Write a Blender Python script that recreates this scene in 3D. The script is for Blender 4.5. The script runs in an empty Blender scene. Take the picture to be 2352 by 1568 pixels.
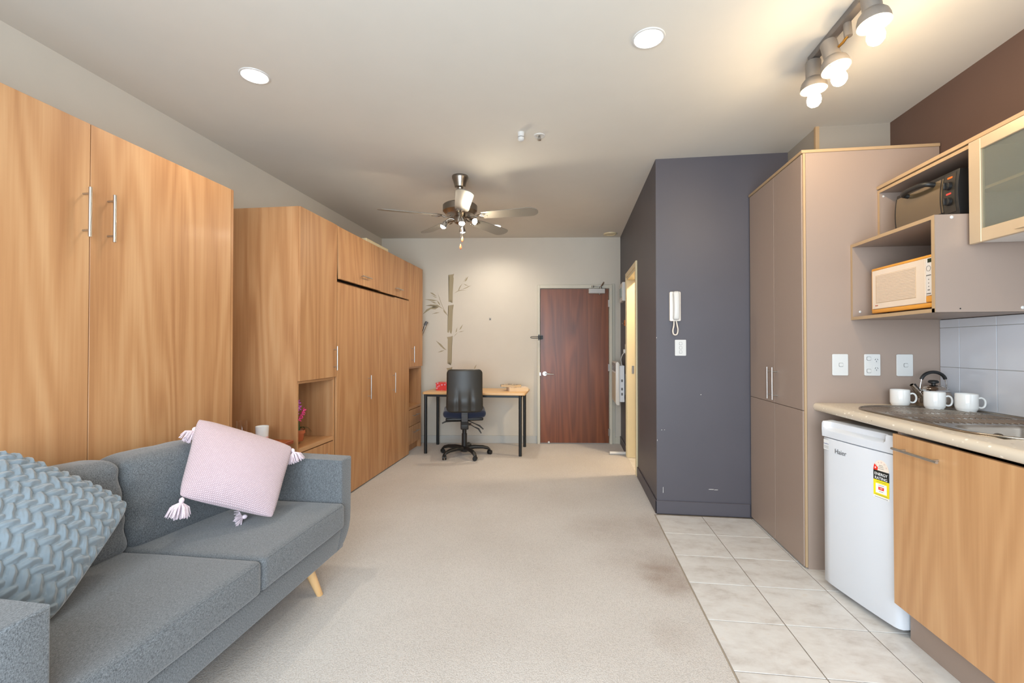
import bpy, bmesh, math, random
from mathutils import Vector, Matrix, noise
random.seed(7)
PI = math.pi
S = bpy.context.scene
COL = S.collection
# ------------------------------------------------------------ camera
cam_d = bpy.data.cameras.new('camera'); cam = bpy.data.objects.new('camera', cam_d); COL.objects.link(cam)
yaw, pit = math.radians(7.36), math.radians(0.66)
Fv = Vector((-math.sin(yaw)*math.cos(pit), math.cos(yaw)*math.cos(pit), math.sin(pit)))
Rv = Vector((math.cos(yaw), math.sin(yaw), 0)); Uv = Rv.cross(Fv)
cam.matrix_world = Matrix(((Rv.x, Uv.x, -Fv.x, 0), (Rv.y, Uv.y, -Fv.y, 0), (Rv.z, Uv.z, -Fv.z, 1.28), (0, 0, 0, 1)))
cam_d.sensor_width = 36; cam_d.lens = 1045/2352*36; cam_d.clip_start = 0.02
S.camera = cam
# ------------------------------------------------------------ world, daylight, exposure
S.view_settings.view_transform = 'Standard'; S.view_settings.look = 'None'
S.view_settings.gamma = 1; S.view_settings.exposure = 0.55; S.view_settings.use_curve_mapping = False
w = bpy.data.worlds.new('daylight'); S.world = w; w.use_nodes = True
w.node_tree.nodes['Background'].inputs[0].default_value = (0.62, 0.78, 1.0, 1)
w.node_tree.nodes['Background'].inputs[1].default_value = 1.2
def lamp(name, kind, loc, power, color, parent=None, **k):
    d = bpy.data.lights.new(name, kind); d.energy = power; d.color = color
    for a, v in k.items(): setattr(d, a, v)
    o = bpy.data.objects.new(name, d); COL.objects.link(o); o.location = loc
    return o
CEIL = 2.735
sunwin = lamp('window_daylight', 'AREA', (-0.1, -0.93, 1.35), 130, (0.76, 0.89, 1.0), shape='RECTANGLE', size=2.9, size_y=2.1)
sunwin.rotation_euler = (math.radians(90), 0, 0)      # faces +Y, into the room, filling the window opening
WARM = (1.0, 0.80, 0.56)
NEUT = (1.0, 0.90, 0.76)
# ------------------------------------------------------------ helpers
def lin(r, g, b):
    f = lambda c: (c/255/12.92) if c/255 <= 0.04045 else ((c/255+0.055)/1.055)**2.4
    return (f(r), f(g), f(b), 1)
class NT:
    def __init__(s, name):
        s.m = bpy.data.materials.new(name); s.m.use_nodes = True; s.t = s.m.node_tree
        s.b = s.t.nodes['Principled BSDF']
    def n(s, typ, **k):
        x = s.t.nodes.new(typ)
        for a, v in k.items():
            if a.startswith('_'): setattr(x, a[1:], v)
            else:
                key = int(a[1:]) if a[0] == 'i' and a[1:].isdigit() else a
                x.inputs[key].default_value = v
        return x
    def l(s, a, b): s.t.links.new(a, b)
    def coord(s, scale, rnd=0.0, kind='Object'):
        tc = s.n('ShaderNodeTexCoord'); mp = s.n('ShaderNodeMapping'); mp.inputs['Scale'].default_value = scale
        s.l(tc.outputs[kind], mp.inputs[0])
        if rnd:
            oi = s.n('ShaderNodeObjectInfo'); mu = s.n('ShaderNodeMath', _operation='MULTIPLY', i1=rnd); s.l(oi.outputs['Random'], mu.inputs[0])
            cb = s.n('ShaderNodeCombineXYZ'); s.l(mu.outputs[0], cb.inputs[0]); s.l(mu.outputs[0], cb.inputs[1]); s.l(mu.outputs[0], cb.inputs[2])
            s.l(cb.outputs[0], mp.inputs['Location'])
        return mp.outputs[0]
    def ramp(s, fac, stops):
        r = s.n('ShaderNodeValToRGB'); e = r.color_ramp.elements
        e[0].position, e[0].color = stops[0]; e[1].position, e[1].color = stops[-1]
        for p, c in stops[1:-1]:
            q = e.new(p); q.color = c
        s.l(fac, r.inputs[0]); return r.outputs[0]
    def bump(s, h, strength, dist=0.002):
        b = s.n('ShaderNodeBump'); b.inputs['Strength'].default_value = strength; b.inputs['Distance'].default_value = dist
        s.l(h, b.inputs['Height']); s.l(b.outputs[0], s.b.inputs['Normal'])
def plain(name, c, rough=0.5, metal=0.0, emit=0, spec=None, noise_amt=0.0, nscale=6, bump=0.0, bscale=200, coat=0.0):
    t = NT(name); t.b.inputs['Base Color'].default_value = c; t.b.inputs['Roughness'].default_value = rough
    t.b.inputs['Metallic'].default_value = metal
    if coat: t.b.inputs['Coat Weight'].default_value = coat; t.b.inputs['Coat Roughness'].default_value = 0.12
    if spec is not None: t.b.inputs['Specular IOR Level'].default_value = spec
    if emit:
        t.b.inputs['Emission Color'].default_value = c; t.b.inputs['Emission Strength'].default_value = emit
    if noise_amt:
        nn = t.n('ShaderNodeTexNoise'); nn.inputs['Scale'].default_value = nscale; nn.inputs['Detail'].default_value = 5
        t.l(t.coord((1, 1, 1)), nn.inputs[0])
        d = tuple(x*(1-noise_amt) for x in c[:3])+(1,); h = tuple(min(1, x*(1+noise_amt)) for x in c[:3])+(1,)
        t.l(t.ramp(nn.outputs[0], [(0.3, d), (0.7, h)]), t.b.inputs['Base Color'])
    if bump:
        nn = t.n('ShaderNodeTexNoise'); nn.inputs['Scale'].default_value = bscale; nn.inputs['Detail'].default_value = 3
        t.l(t.coord((1, 1, 1)), nn.inputs[0]); t.bump(nn.outputs[0], bump)
    return t.m
def wood(name, c1, c2, c3, axis='z', rough=0.38, amt=1.0, coat=0.0, ringscale=1.0, rnd=13.7):
    t = NT(name); sc = {'z': (1, 1, 0.1), 'y': (1, 0.1, 1), 'x': (0.1, 1, 1)}[axis]
    v = t.coord(tuple(a*ringscale for a in sc), rnd)
    n1 = t.n('ShaderNodeTexNoise'); n1.inputs['Scale'].default_value = 2.6; n1.inputs['Detail'].default_value = 2.5; n1.inputs['Roughness'].default_value = 0.45
    t.l(v, n1.inputs[0])
    m1 = t.n('ShaderNodeMath', _operation='MULTIPLY', i1=95.0); t.l(n1.outputs[0], m1.inputs[0])
    s1 = t.n('ShaderNodeMath', _operation='SINE'); t.l(m1.outputs[0], s1.inputs[0])
    sf = {'z': (90, 90, 2.5), 'y': (90, 2.5, 90), 'x': (2.5, 90, 90)}[axis]
    n2 = t.n('ShaderNodeTexNoise'); n2.inputs['Scale'].default_value = 1.0; n2.inputs['Detail'].default_value = 4
    t.l(t.coord(sf, rnd), n2.inputs[0])
    sb = {'z': (7, 7, 0.35), 'y': (7, 0.35, 7), 'x': (0.35, 7, 7)}[axis]
    n3 = t.n('ShaderNodeTexNoise'); n3.inputs['Scale'].default_value = 1.0; n3.inputs['Detail'].default_value = 3
    t.l(t.coord(sb, rnd), n3.inputs[0])
    a = t.n('ShaderNodeMath', _operation='MULTIPLY_ADD', i1=0.11*amt, i2=0.0); t.l(s1.outputs[0], a.inputs[0])
    b = t.n('ShaderNodeMath', _operation='MULTIPLY_ADD', i1=0.40*amt); t.l(n2.outputs[0], b.inputs[0]); t.l(a.outputs[0], b.inputs[2])
    c = t.n('ShaderNodeMath', _operation='MULTIPLY_ADD', i1=0.6*amt); t.l(n3.outputs[0], c.inputs[0]); t.l(b.outputs[0], c.inputs[2])
    o = 0.5*amt
    t.l(t.ramp(c.outputs[0], [(max(0, o-0.26), c1), (o, c2), (min(1, o+0.26), c3)]), t.b.inputs['Base Color'])
    t.b.inputs['Roughness'].default_value = rough
    if coat: t.b.inputs['Coat Weight'].default_value = coat; t.b.inputs['Coat Roughness'].default_value = 0.15
    t.bump(n2.outputs[0], 0.06, 0.001)
    return t.m
def fabric(name, dark, light, scale=(500, 500, 500), bump=0.5, sheen=0.3):
    t = NT(name)
    n1 = t.n('ShaderNodeTexNoise'); n1.inputs['Scale'].default_value = 1; n1.inputs['Detail'].default_value = 2
    t.l(t.coord(scale), n1.inputs[0])
    n2 = t.n('ShaderNodeTexNoise'); n2.inputs['Scale'].default_value = 1; n2.inputs['Detail'].default_value = 2
    t.l(t.coord((scale[2], scale[0], scale[1])), n2.inputs[0])
    ad = t.n('ShaderNodeMath', _operation='ADD'); t.l(n1.outputs[0], ad.inputs[0]); t.l(n2.outputs[0], ad.inputs[1])
    ml = t.n('ShaderNodeMath', _operation='MULTIPLY', i1=0.5); t.l(ad.outputs[0], ml.inputs[0])
    t.l(t.ramp(ml.outputs[0], [(0.36, dark), (0.64, light)]), t.b.inputs['Base Color'])
    t.b.inputs['Roughness'].default_value = 0.9; t.b.inputs['Sheen Weight'].default_value = sheen
    t.bump(ml.outputs[0], bump, 0.001)
    return t.m
# ---- objects
ORG = {}
def link(o, parent=None, world=True):
    COL.objects.link(o)
    if parent is not None:
        o.parent = parent
        if world and parent.name in ORG: o.matrix_parent_inverse = Matrix.Translation(-ORG[parent.name])
    return o
def thing(name, label, cat, loc=(0, 0, 0), rotz=0, group=None, rot=None):
    o = bpy.data.objects.new(name, None); COL.objects.link(o); o.empty_display_size = 0.05
    o.location = loc; o.rotation_euler = rot if rot else (0, 0, rotz); ORG[o.name] = Vector(loc)
    return tag(o, label, cat, group)
def tag(o, label, cat, group=None):
    o['label'] = label; o['category'] = cat
    if group: o['group'] = group
    return o
def obj(name, bm, mat, parent=None, world=True, smooth=None, label=None, kind=None):
    bmesh.ops.recalc_face_normals(bm, faces=bm.faces)
    me = bpy.data.meshes.new(name); bm.to_mesh(me); bm.free()
    for mm in (mat if isinstance(mat, (list, tuple)) else [mat]): me.materials.append(mm)
    o = bpy.data.objects.new(name, me)
    if smooth:
        me.polygons.foreach_set('use_smooth', [True]*len(me.polygons))
        if smooth < 180:
            me.set_sharp_from_angle(angle=math.radians(smooth))
    if label: o['label'] = label
    if kind: o['kind'] = kind
    return link(o, parent, world)
def struct(name, bm, mat, parent=None, **k):
    o = obj(name, bm, mat, parent, **k)
    if parent is None: o['kind'] = 'structure'
    return o
def nb(): return bmesh.new()
def box(bm, x0, x1, y0, y1, z0, z1, bev=0.0, seg=1, mi=0):
    r = bmesh.ops.create_cube(bm, size=1); vs = r['verts']
    for v in vs: v.co = Vector(((x0+x1)/2+v.co.x*(x1-x0), (y0+y1)/2+v.co.y*(y1-y0), (z0+z1)/2+v.co.z*(z1-z0)))
    fs = list({f for v in vs for f in v.link_faces})
    for f in fs: f.material_index = mi
    if bev:
        es = list({e for v in vs for e in v.link_edges})
        bmesh.ops.bevel(bm, geom=es, offset=bev, segments=seg, profile=0.5, affect='EDGES')
    return bm
def B(*a, **k): return box(nb(), *a, **k)
def ring(bm, c, ax, r, seg, up=None, ry=None):
    ax = Vector(ax).normalized(); u = Vector(up) if up else (Vector((1, 0, 0)) if abs(ax.x) < 0.9 else Vector((0, 1, 0)))
    u = (u-ax*u.dot(ax)).normalized(); v = ax.cross(u); ry = ry or r
    return [bm.verts.new(Vector(c)+u*r*math.cos(2*PI*i/seg)+v*ry*math.sin(2*PI*i/seg)) for i in range(seg)]
def skin(bm, rings, cap=True, closed=False):
    for a, b in zip(rings, rings[1:]):
        n = len(a)
        for i in range(n): bm.faces.new((a[i], a[(i+1) % n], b[(i+1) % n], b[i]))
    if cap:
        for r in (rings[0], rings[-1]):
            try: bm.faces.new(r)
            except ValueError: pass
    return bm
def cyl(bm, p0, p1, r0, r1=None, seg=20, cap=True):
    p0, p1 = Vector(p0), Vector(p1); r1 = r0 if r1 is None else r1; ax = p1-p0
    return skin(bm, [ring(bm, p0, ax, r0, seg), ring(bm, p1, ax, r1, seg)], cap)
def cr(pts, n=5):
    P = [Vector(p) for p in pts]; P = [P[0]*2-P[1]]+P+[P[-1]*2-P[-2]]; out = []
    for i in range(1, len(P)-2):
        for k in range(n):
            t = k/n; a, b, c, d = P[i-1:i+3]
            out.append(0.5*((2*b)+(c-a)*t+(2*a-5*b+4*c-d)*t*t+(3*b-a-3*c+d)*t*t*t))
    return out+[P[-2]]
def tube(bm, pts, r, seg=10, cap=True, ry=None):
    pts = [Vector(p) for p in pts]; rs = []; rr = r if isinstance(r, (list, tuple)) else [r]*len(pts); up = None
    for i, p in enumerate(pts):
        ax = (pts[min(i+1, len(pts)-1)]-pts[max(i-1, 0)]).normalized()
        if up is None: up = Vector((0, 0, 1)) if abs(ax.z) < 0.9 else Vector((1, 0, 0))
        up = (up-ax*up.dot(ax)).normalized()
        rs.append(ring(bm, p, ax, rr[i], seg, up, (ry if ry else rr[i])))
    return skin(bm, rs, cap)
def lathe(bm, prof, c=(0, 0, 0), ax=(0, 0, 1), seg=32, cap=True):
    ax = Vector(ax).normalized(); c = Vector(c)
    return skin(bm, [ring(bm, c+ax*h, ax, max(r, 1e-4), seg) for r, h in prof], cap)
def prism(bm, poly, axis, a, b, bev=0, seg=2, mi=0):
    def P(u, v, t): return {'x': (t, u, v), 'y': (u, t, v), 'z': (u, v, t)}[axis]
    A = [bm.verts.new(P(u, v, a)) for u, v in poly]; Bv = [bm.verts.new(P(u, v, b)) for u, v in poly]
    n = len(poly); fs = [bm.faces.new(A), bm.faces.new(Bv)]
    for i in range(n): fs.append(bm.faces.new((A[i], A[(i+1) % n], Bv[(i+1) % n], Bv[i])))
    for f in fs: f.material_index = mi
    if bev:
        es = list({e for f in fs[:2] for e in f.edges}); bmesh.ops.recalc_face_normals(bm, faces=fs)
        bmesh.ops.bevel(bm, geom=es, offset=bev, segments=seg, profile=0.5, affect='EDGES')
    return bm
def rrect(w, h, r, n=5, cx=0, cy=0):
    o = []
    for sx, sy, a0 in ((1, 1, 0), (-1, 1, 90), (-1, -1, 180), (1, -1, 270)):
        for i in range(n+1):
            a = math.radians(a0+90*i/n); o.append((cx+sx*(w/2-r)+r*math.cos(a), cy+sy*(h/2-r)+r*math.sin(a)))
    return o
def softbox(x0, x1, y0, y1, z0, z1, r=0.03, puff=(0, 0, 0), n=16, wob=0.0, fn=None, bm=None):
    bm = bm or nb(); c = Vector(((x0+x1)/2, (y0+y1)/2, (z0+z1)/2)); H = Vector(((x1-x0)/2, (y1-y0)/2, (z1-z0)/2))
    r0 = bmesh.ops.create_cube(bm, size=2); es = list({e for v in r0['verts'] for e in v.link_edges})
    bmesh.ops.subdivide_edges(bm, edges=es, cuts=n, use_grid_fill=True)
    for v in bm.verts:
        p = Vector([math.sin(t*PI/2) for t in v.co]); q = Vector([p[i]*H[i] for i in range(3)])
        inner = Vector([max(-(H[i]-r), min(H[i]-r, q[i])) for i in range(3)]); d = q-inner
        if d.length > 1e-6: q = inner+d.normalized()*r
        m = [max(0, 1-(abs(q[(i+1) % 3])/H[(i+1) % 3])**2)*max(0, 1-(abs(q[(i+2) % 3])/H[(i+2) % 3])**2) for i in range(3)]
        for i in range(3): q[i] += puff[i]*m[i]*(1 if q[i] > 0 else -1)*min(1, abs(q[i])/H[i])
        if wob: q += noise.noise_vector(q*5+c)*wob
        if fn: q = fn(q, H)
        v.co = c+q
    return bm
def pillow(A, Bc, C, D, thick, n=60, pinch=0.05, height=None, pw=0.6, rnd=0.05):
    """corner order: top-left, top-right, bottom-right, bottom-left (seen from its front)"""
    bm = nb(); A, Bc, C, D = map(Vector, (A, Bc, C, D)); nrm = (Bc-A).cross(D-A).normalized()*-1
    uvl = bm.loops.layers.uv.new('uv'); S_ = (Bc-A).length
    def mk(side):
        g = []
        for j in range(n+1):
            row = []
            for i in range(n+1):
                u, v = i/n, j/n; a, b = 2*u-1, 2*v-1
                kr = 1-rnd*abs(a*b)**5; aa = a*(1-pinch*(1-b*b))*kr; bb = b*(1-pinch*(1-a*a))*kr; uu, vv = (aa+1)/2, (bb+1)/2
                p = A*(1-uu)*(1-vv)+Bc*uu*(1-vv)+C*uu*vv+D*(1-uu)*vv
                e = max(0, (1-a*a))**pw*max(0, (1-b*b))**pw
                h = thick/2*e
                if height and side > 0: h += height(u*S_, v*S_)*min(1, e*4+0.25)
                row.append((bm.verts.new(p+nrm*side*h), u, v))
            g.append(row)
        for j in range(n):
            for i in range(n):
                q = (g[j][i], g[j][i+1], g[j+1][i+1], g[j+1][i]); f = bm.faces.new([x[0] for x in q])
                for lp, x in zip(f.loops, q): lp[uvl].uv = (x[1], x[2])
        return g
    mk(1); mk(-1)
    bmesh.ops.remove_doubles(bm, verts=[v for v in bm.verts if v.is_boundary], dist=1e-5 if not height else 4e-3)
    return bm
def text(name, s, size, M4, mat, parent, world=True, ext=0.0004, label=None):
    cu = bpy.data.curves.new(name, 'FONT'); cu.body = s; cu.size = size; cu.extrude = ext; cu.align_x = 'CENTER'; cu.align_y = 'CENTER'
    tmp = bpy.data.objects.new('tmp', cu); me = bpy.data.meshes.new_from_object(tmp); bpy.data.objects.remove(tmp)
    me.transform(M4); me.materials.clear(); me.materials.append(mat)
    o = bpy.data.objects.new(name, me)
    if label: o['label'] = label
    return link(o, parent, world)
def frame(o, x, y):          # 4x4 with text x-axis, y-axis, at o
    x, y = Vector(x).normalized(), Vector(y).normalized(); z = x.cross(y)
    return Matrix(((x.x, y.x, z.x, o[0]), (x.y, y.y, z.y, o[1]), (x.z, y.z, z.z, o[2]), (0, 0, 0, 1)))
def copytree(o, parent=None):
    c = o.copy(); COL.objects.link(c)
    if parent is not None: c.parent = parent
    if o.name in ORG: ORG[c.name] = ORG[o.name].copy()
    for ch in list(o.children): copytree(ch, c)
    return c
def bar_handle(p0, p1, out, parent, r=0.005, inset=0.028, world=True):
    """bar from p0 to p1 (points on the door face), standing off along out"""
    p0, p1, out = Vector(p0), Vector(p1), Vector(out); d = (p1-p0).normalized(); bm = nb()
    cyl(bm, p0+out, p1+out, r, seg=14)
    for q in (p0+d*inset, p1-d*inset): cyl(bm, q, q+out, r*0.75, seg=10)
    return obj('handle', bm, STEEL, parent, world, smooth=40)
# ------------------------------------------------------------ materials
MAPLE = wood('maple_laminate', lin(166, 116, 74), lin(185, 136, 91), lin(198, 153, 108), coat=0.03, rough=0.46)
MAPLE_Y = wood('maple_laminate_shelf', lin(166, 116, 74), lin(185, 135, 90), lin(198, 152, 107), axis='y', coat=0.15)
MAPLE_K = wood('maple_kitchen', lin(178, 130, 85), lin(194, 147, 101), lin(206, 163, 116), amt=0.8, coat=0.1)
MAHOG = wood('mahogany_door', lin(88, 44, 20), lin(114, 60, 30), lin(132, 74, 40), amt=0.9, rough=0.35)
CHERRY = wood('cherry_table', lin(110, 44, 18), lin(158, 70, 30), lin(180, 88, 40), axis='y', rough=0.2)
BEECH = wood('beech_leg', lin(196, 150, 96), lin(220, 176, 120), lin(232, 192, 140))
DESKW = wood('desk_top', lin(206, 160, 106), lin(222, 180, 128), lin(232, 194, 144), axis='x')
WALL = plain('wall_paint', lin(202, 194, 181), 0.85, noise_amt=0.012, bump=0.05, bscale=120)
CEILM = plain('ceiling_paint', lin(208, 203, 193), 0.9, noise_amt=0.01)
DARKW = plain('charcoal_wall_paint', lin(78, 74, 80), 0.5, noise_amt=0.04, nscale=2.5, bump=0.06, bscale=60)
BROWNW = plain('brown_wall_paint', lin(88, 67, 58), 0.7, noise_amt=0.02)
TAUPE = plain('taupe_laminate', lin(153, 134, 121), 0.42, noise_amt=0.012, nscale=300)
CREAME = plain('cream_edge_banding', lin(174, 146, 112), 0.45)
CREAMT = plain('cream_gloss_trim', lin(214, 198, 160), 0.4)
GREYT = plain('grey_cream_trim', lin(196, 190, 174), 0.5)
STEEL = plain('brushed_steel', lin(190, 188, 184), 0.28, 1.0)
CHROME = plain('chrome', lin(215, 215, 215), 0.1, 1.0)
NICKEL = plain('brushed_nickel', lin(150, 142, 132), 0.3, 1.0)
ALU = plain('champagne_aluminium', lin(222, 200, 168), 0.35, 0.6)
SINKM = plain('sink_steel', lin(160, 150, 138), 0.26, 1.0)
WHITEP = plain('white_plastic', lin(204, 202, 198), 0.35)
WHITEE = plain('white_enamel', lin(214, 217, 222), 0.28, coat=0.3)
BLACKP = plain('black_plastic', lin(28, 28, 28), 0.45)
BLACKM = plain('black_metal', lin(22, 26, 28), 0.4)
CERAM = plain('white_ceramic', lin(228, 226, 222), 0.15, coat=0.5)
NAVY = fabric('navy_fabric', lin(14, 20, 40), lin(30, 40, 66))
SOFAF = fabric('grey_sofa_fabric', lin(58, 61, 64), lin(120, 124, 127), (560, 150, 560), 0.35)
YARN = fabric('pink_yarn', lin(214, 192, 200), lin(232, 216, 222), (300, 300, 300), 0.3)
GREYP = plain('grey_plastic', lin(96, 96, 98), 0.5)
SILVP = plain('silver_paint', lin(176, 170, 164), 0.4, 0.25)
TERRA = plain('terracotta', lin(178, 96, 56), 0.8, noise_amt=0.06, nscale=40)
LEAFG = plain('leaf_green', lin(44, 74, 34), 0.5)
MAGEN = plain('magenta_petal', lin(214, 36, 120), 0.5)
PALEP = plain('pale_petal', lin(236, 190, 190), 0.5)
GREYSKIRT = plain('skirting_paint', lin(184, 182, 176), 0.55)
def emis(name, c, e):
    t = NT(name); t.b.inputs['Base Color'].default_value = c; t.b.inputs['Emission Color'].default_value = c
    t.b.inputs['Emission Strength'].default_value = e; return t.m
BULB = emis('bulb_glow', (1, 0.77, 0.49, 1), 110)
BULBF = emis('fan_bulb_glow', (1, 0.87, 0.68, 1), 380)
DISC = emis('downlight_glow', (1, 0.93, 0.82, 1), 9)
def glass(name, c, rough, ior=1.45, w=1.0):
    t = NT(name); t.b.inputs['Base Color'].default_value = c; t.b.inputs['Roughness'].default_value = rough
    t.b.inputs['Transmission Weight'].default_value = w; t.b.inputs['IOR'].default_value = ior; return t.m
GLASS = glass('clear_glass', (1, 1, 1, 1), 0.0)
FROST = glass('frosted_glass', lin(208, 210, 198), 0.16, 1.12, 0.85)
SHADEG = plain('opal_glass_shade', lin(214, 200, 180), 0.3)
def carpet():
    t = NT('loop_pile_carpet'); t.b.inputs['Roughness'].default_value = 0.95; t.b.inputs['Sheen Weight'].default_value = 0.2
    vo = t.n('ShaderNodeTexVoronoi', _feature='F1'); vo.inputs['Scale'].default_value = 1
    t.l(t.coord((210, 150, 100)), vo.inputs[0])
    n1 = t.n('ShaderNodeTexNoise'); n1.inputs['Scale'].default_value = 1.1; n1.inputs['Detail'].default_value = 4; t.l(t.coord((1, 1, 1)), n1.inputs[0])
    base = t.ramp(n1.outputs[0], [(0.3, lin(192, 184, 176)), (0.7, lin(206, 200, 194))])
    # worn brown stains beside the tiles
    tc = t.n('ShaderNodeTexCoord'); sep = t.n('ShaderNodeSeparateXYZ'); t.l(tc.outputs['Object'], sep.inputs[0])
    n2 = t.n('ShaderNodeTexNoise'); n2.inputs['Scale'].default_value = 7; n2.inputs['Detail'].default_value = 7; t.l(t.coord((1, 1, 1)), n2.inputs[0])
    tot = None
    for cx, cy, rx, ry, k in ((0.55, 2.66, 0.2, 0.27, 0.8), (0.28, 3.3, 0.36, 0.32, 0.42), (0.58, 3.35, 0.12, 0.3, 0.45), (0.42, 2.75, 0.34, 0.4, 0.35), (0.45, 2.1, 0.12, 0.15, 0.3)):
        def nd(o, c, r):
            s = t.n('ShaderNodeMath', _operation='SUBTRACT', i1=c); t.l(o, s.inputs[0])
            d = t.n('ShaderNodeMath', _operation='DIVIDE', i1=r); t.l(s.outputs[0], d.inputs[0])
            p = t.n('ShaderNodeMath', _operation='POWER', i1=2.0); t.l(d.outputs[0], p.inputs[0]); return p.outputs[0]
        a = t.n('ShaderNodeMath', _operation='ADD'); t.l(nd(sep.outputs[0], cx, rx), a.inputs[0]); t.l(nd(sep.outputs[1], cy, ry), a.inputs[1])
        e = t.n('ShaderNodeMath', _operation='MULTIPLY_ADD', i1=-k, i2=k); t.l(a.outputs[0], e.inputs[0])
        mx = t.n('ShaderNodeMath', _operation='MAXIMUM', i1=0.0); t.l(e.outputs[0], mx.inputs[0])
        if tot is None: tot = mx.outputs[0]
        else:
            ad = t.n('ShaderNodeMath', _operation='ADD'); t.l(tot, ad.inputs[0]); t.l(mx.outputs[0], ad.inputs[1]); tot = ad.outputs[0]
    mm = t.n('ShaderNodeMath', _operation='MULTIPLY'); t.l(tot, mm.inputs[0]); t.l(n2.outputs[0], mm.inputs[1])
    m2 = t.n('ShaderNodeMath', _operation='MULTIPLY', i1=1.1, _use_clamp=True); t.l(mm.outputs[0], m2.inputs[0])
    mix = t.n('ShaderNodeMix', _data_type='RGBA'); t.l(m2.outputs[0], mix.inputs['Factor']); t.l(base, mix.inputs[6]); mix.inputs[7].default_value = lin(132, 104, 78)
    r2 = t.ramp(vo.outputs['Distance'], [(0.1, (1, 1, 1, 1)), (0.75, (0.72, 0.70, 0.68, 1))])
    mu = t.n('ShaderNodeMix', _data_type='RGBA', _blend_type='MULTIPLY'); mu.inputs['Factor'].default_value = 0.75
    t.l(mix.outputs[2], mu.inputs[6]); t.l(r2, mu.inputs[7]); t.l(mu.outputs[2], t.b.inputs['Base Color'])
    inv = t.n('ShaderNodeMath', _operation='SUBTRACT', i0=1.0); t.l(vo.outputs['Distance'], inv.inputs[1])
    t.bump(inv.outputs[0], 0.42, 0.004); return t.m
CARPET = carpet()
def tilemat():
    t = NT('marbled_floor_tile'); n1 = t.n('ShaderNodeTexNoise'); n1.inputs['Scale'].default_value = 7; n1.inputs['Detail'].default_value = 9; n1.inputs['Roughness'].default_value = 0.68
    n1.inputs['Distortion'].default_value = 0.25
    t.l(t.coord((1, 1.7, 1), 31.0), n1.inputs[0])
    t.l(t.ramp(n1.outputs[0], [(0.3, lin(184, 176, 168)), (0.46, lin(204, 199, 193)), (0.6, lin(213, 210, 205)), (0.75, lin(204, 194, 184))]), t.b.inputs['Base Color'])
    t.b.inputs['Roughness'].default_value = 0.3; return t.m
TILE = tilemat()
GROUT = plain('brown_grout', lin(120, 108, 94), 0.9, noise_amt=0.2, nscale=8)
SPLASH = plain('white_wall_tile', lin(204, 205, 210), 0.18, coat=0.4)
GROUTW = plain('pale_grout', lin(186, 182, 174), 0.9)
def stone():
    t = NT('speckled_laminate'); base = lin(206, 192, 172)
    v1 = t.n('ShaderNodeTexVoronoi'); v1.inputs['Scale'].default_value = 45; t.l(t.coord((1, 0.6, 1)), v1.inputs[0])
    v2 = t.n('ShaderNodeTexVoronoi'); v2.inputs['Scale'].default_value = 22; t.l(t.coord((1, 0.6, 1), 3), v2.inputs[0])
    a = t.ramp(v1.outputs['Distance'], [(0.14, lin(240, 230, 214)), (0.2, base)])
    m = t.n('ShaderNodeMix', _data_type='RGBA'); f = t.ramp(v2.outputs['Distance'], [(0.05, (1, 1, 1, 1)), (0.09, (0, 0, 0, 1))])
    t.l(f, m.inputs['Factor']); t.l(a, m.inputs[6]); m.inputs[7].default_value = lin(140, 118, 96)
    t.l(m.outputs[2], t.b.inputs['Base Color']); t.b.inputs['Roughness'].default_value = 0.32; return t.m
STONE = stone()
def knit():
    t = NT('pink_moss_knit'); v = t.coord((52, 58, 1), kind='UV')
    br = t.n('ShaderNodeTexBrick'); br.inputs['Scale'].default_value = 1; br.offset = 0.5
    br.inputs['Mortar Size'].default_value = 0.16; br.inputs['Mortar Smooth'].default_value = 1.0; br.inputs['Brick Width'].default_value = 1.0; br.inputs['Row Height'].default_value = 0.9
    br.inputs['Color1'].default_value = lin(208, 186, 191); br.inputs['Color2'].default_value = lin(202, 179, 184); br.inputs['Mortar'].default_value = lin(172, 146, 152)
    t.l(v, br.inputs[0]); t.l(br.outputs[0], t.b.inputs['Base Color'])
    inv = t.n('ShaderNodeMath', _operation='SUBTRACT', i0=1.0); t.l(br.outputs['Fac'], inv.inputs[1])
    t.b.inputs['Roughness'].default_value = 0.9; t.b.inputs['Sheen Weight'].default_value = 0.3; t.bump(inv.outputs[0], 0.6, 0.003); return t.m
KNIT = knit()
VELV = plain('blue_velvet', lin(114, 124, 130), 0.85, noise_amt=0.05, nscale=14); VELV.node_tree.nodes['Principled BSDF'].inputs['Sheen Weight'].default_value = 0.5
# ============================================================ SETTING
NY = -0.98                                        # near wall, behind the camera
floor = struct('floor', B(-2.7, 2.3, NY-0.1, 6.4, -0.12, -0.022), GROUTW)
def backy(x): return 5.83+0.105*(x+2.53)
bm = nb(); prism(bm, [(-2.62, NY), (0.632, NY), (0.632, 3.60), (0.655, 3.62), (0.655, backy(0.655)+0.02), (-2.62, backy(-2.62)+0.02)], 'z', -0.02, 0)
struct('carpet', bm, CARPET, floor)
bm = B(0.634, 2.1, NY, 3.66, -0.021, -0.0035); struct('grout_bed', bm, GROUT, floor)
xs = [0.636, 0.979, 1.331, 1.683, 2.035]; ys = [3.60, 3.258, 2.925, 2.594, 2.252, 1.91, 1.568, 1.226, 0.884, 0.542, 0.2]
for i in range(4):
    for j in range(len(ys)-1):
        bm = B(xs[i]+0.0022, xs[i+1]-0.0022, ys[j+1]+0.0022, ys[j]-0.0022, -0.02, 0.0005*((i*7+j*3) % 3-1), 0.0015)
        struct('floor_tile', bm, TILE, floor)
struct('carpet_edge_trim', B(0.629, 0.6355, NY, 3.60, -0.01, 0.0015), plain('edge_trim', lin(150, 138, 122), 0.6), floor)
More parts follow.
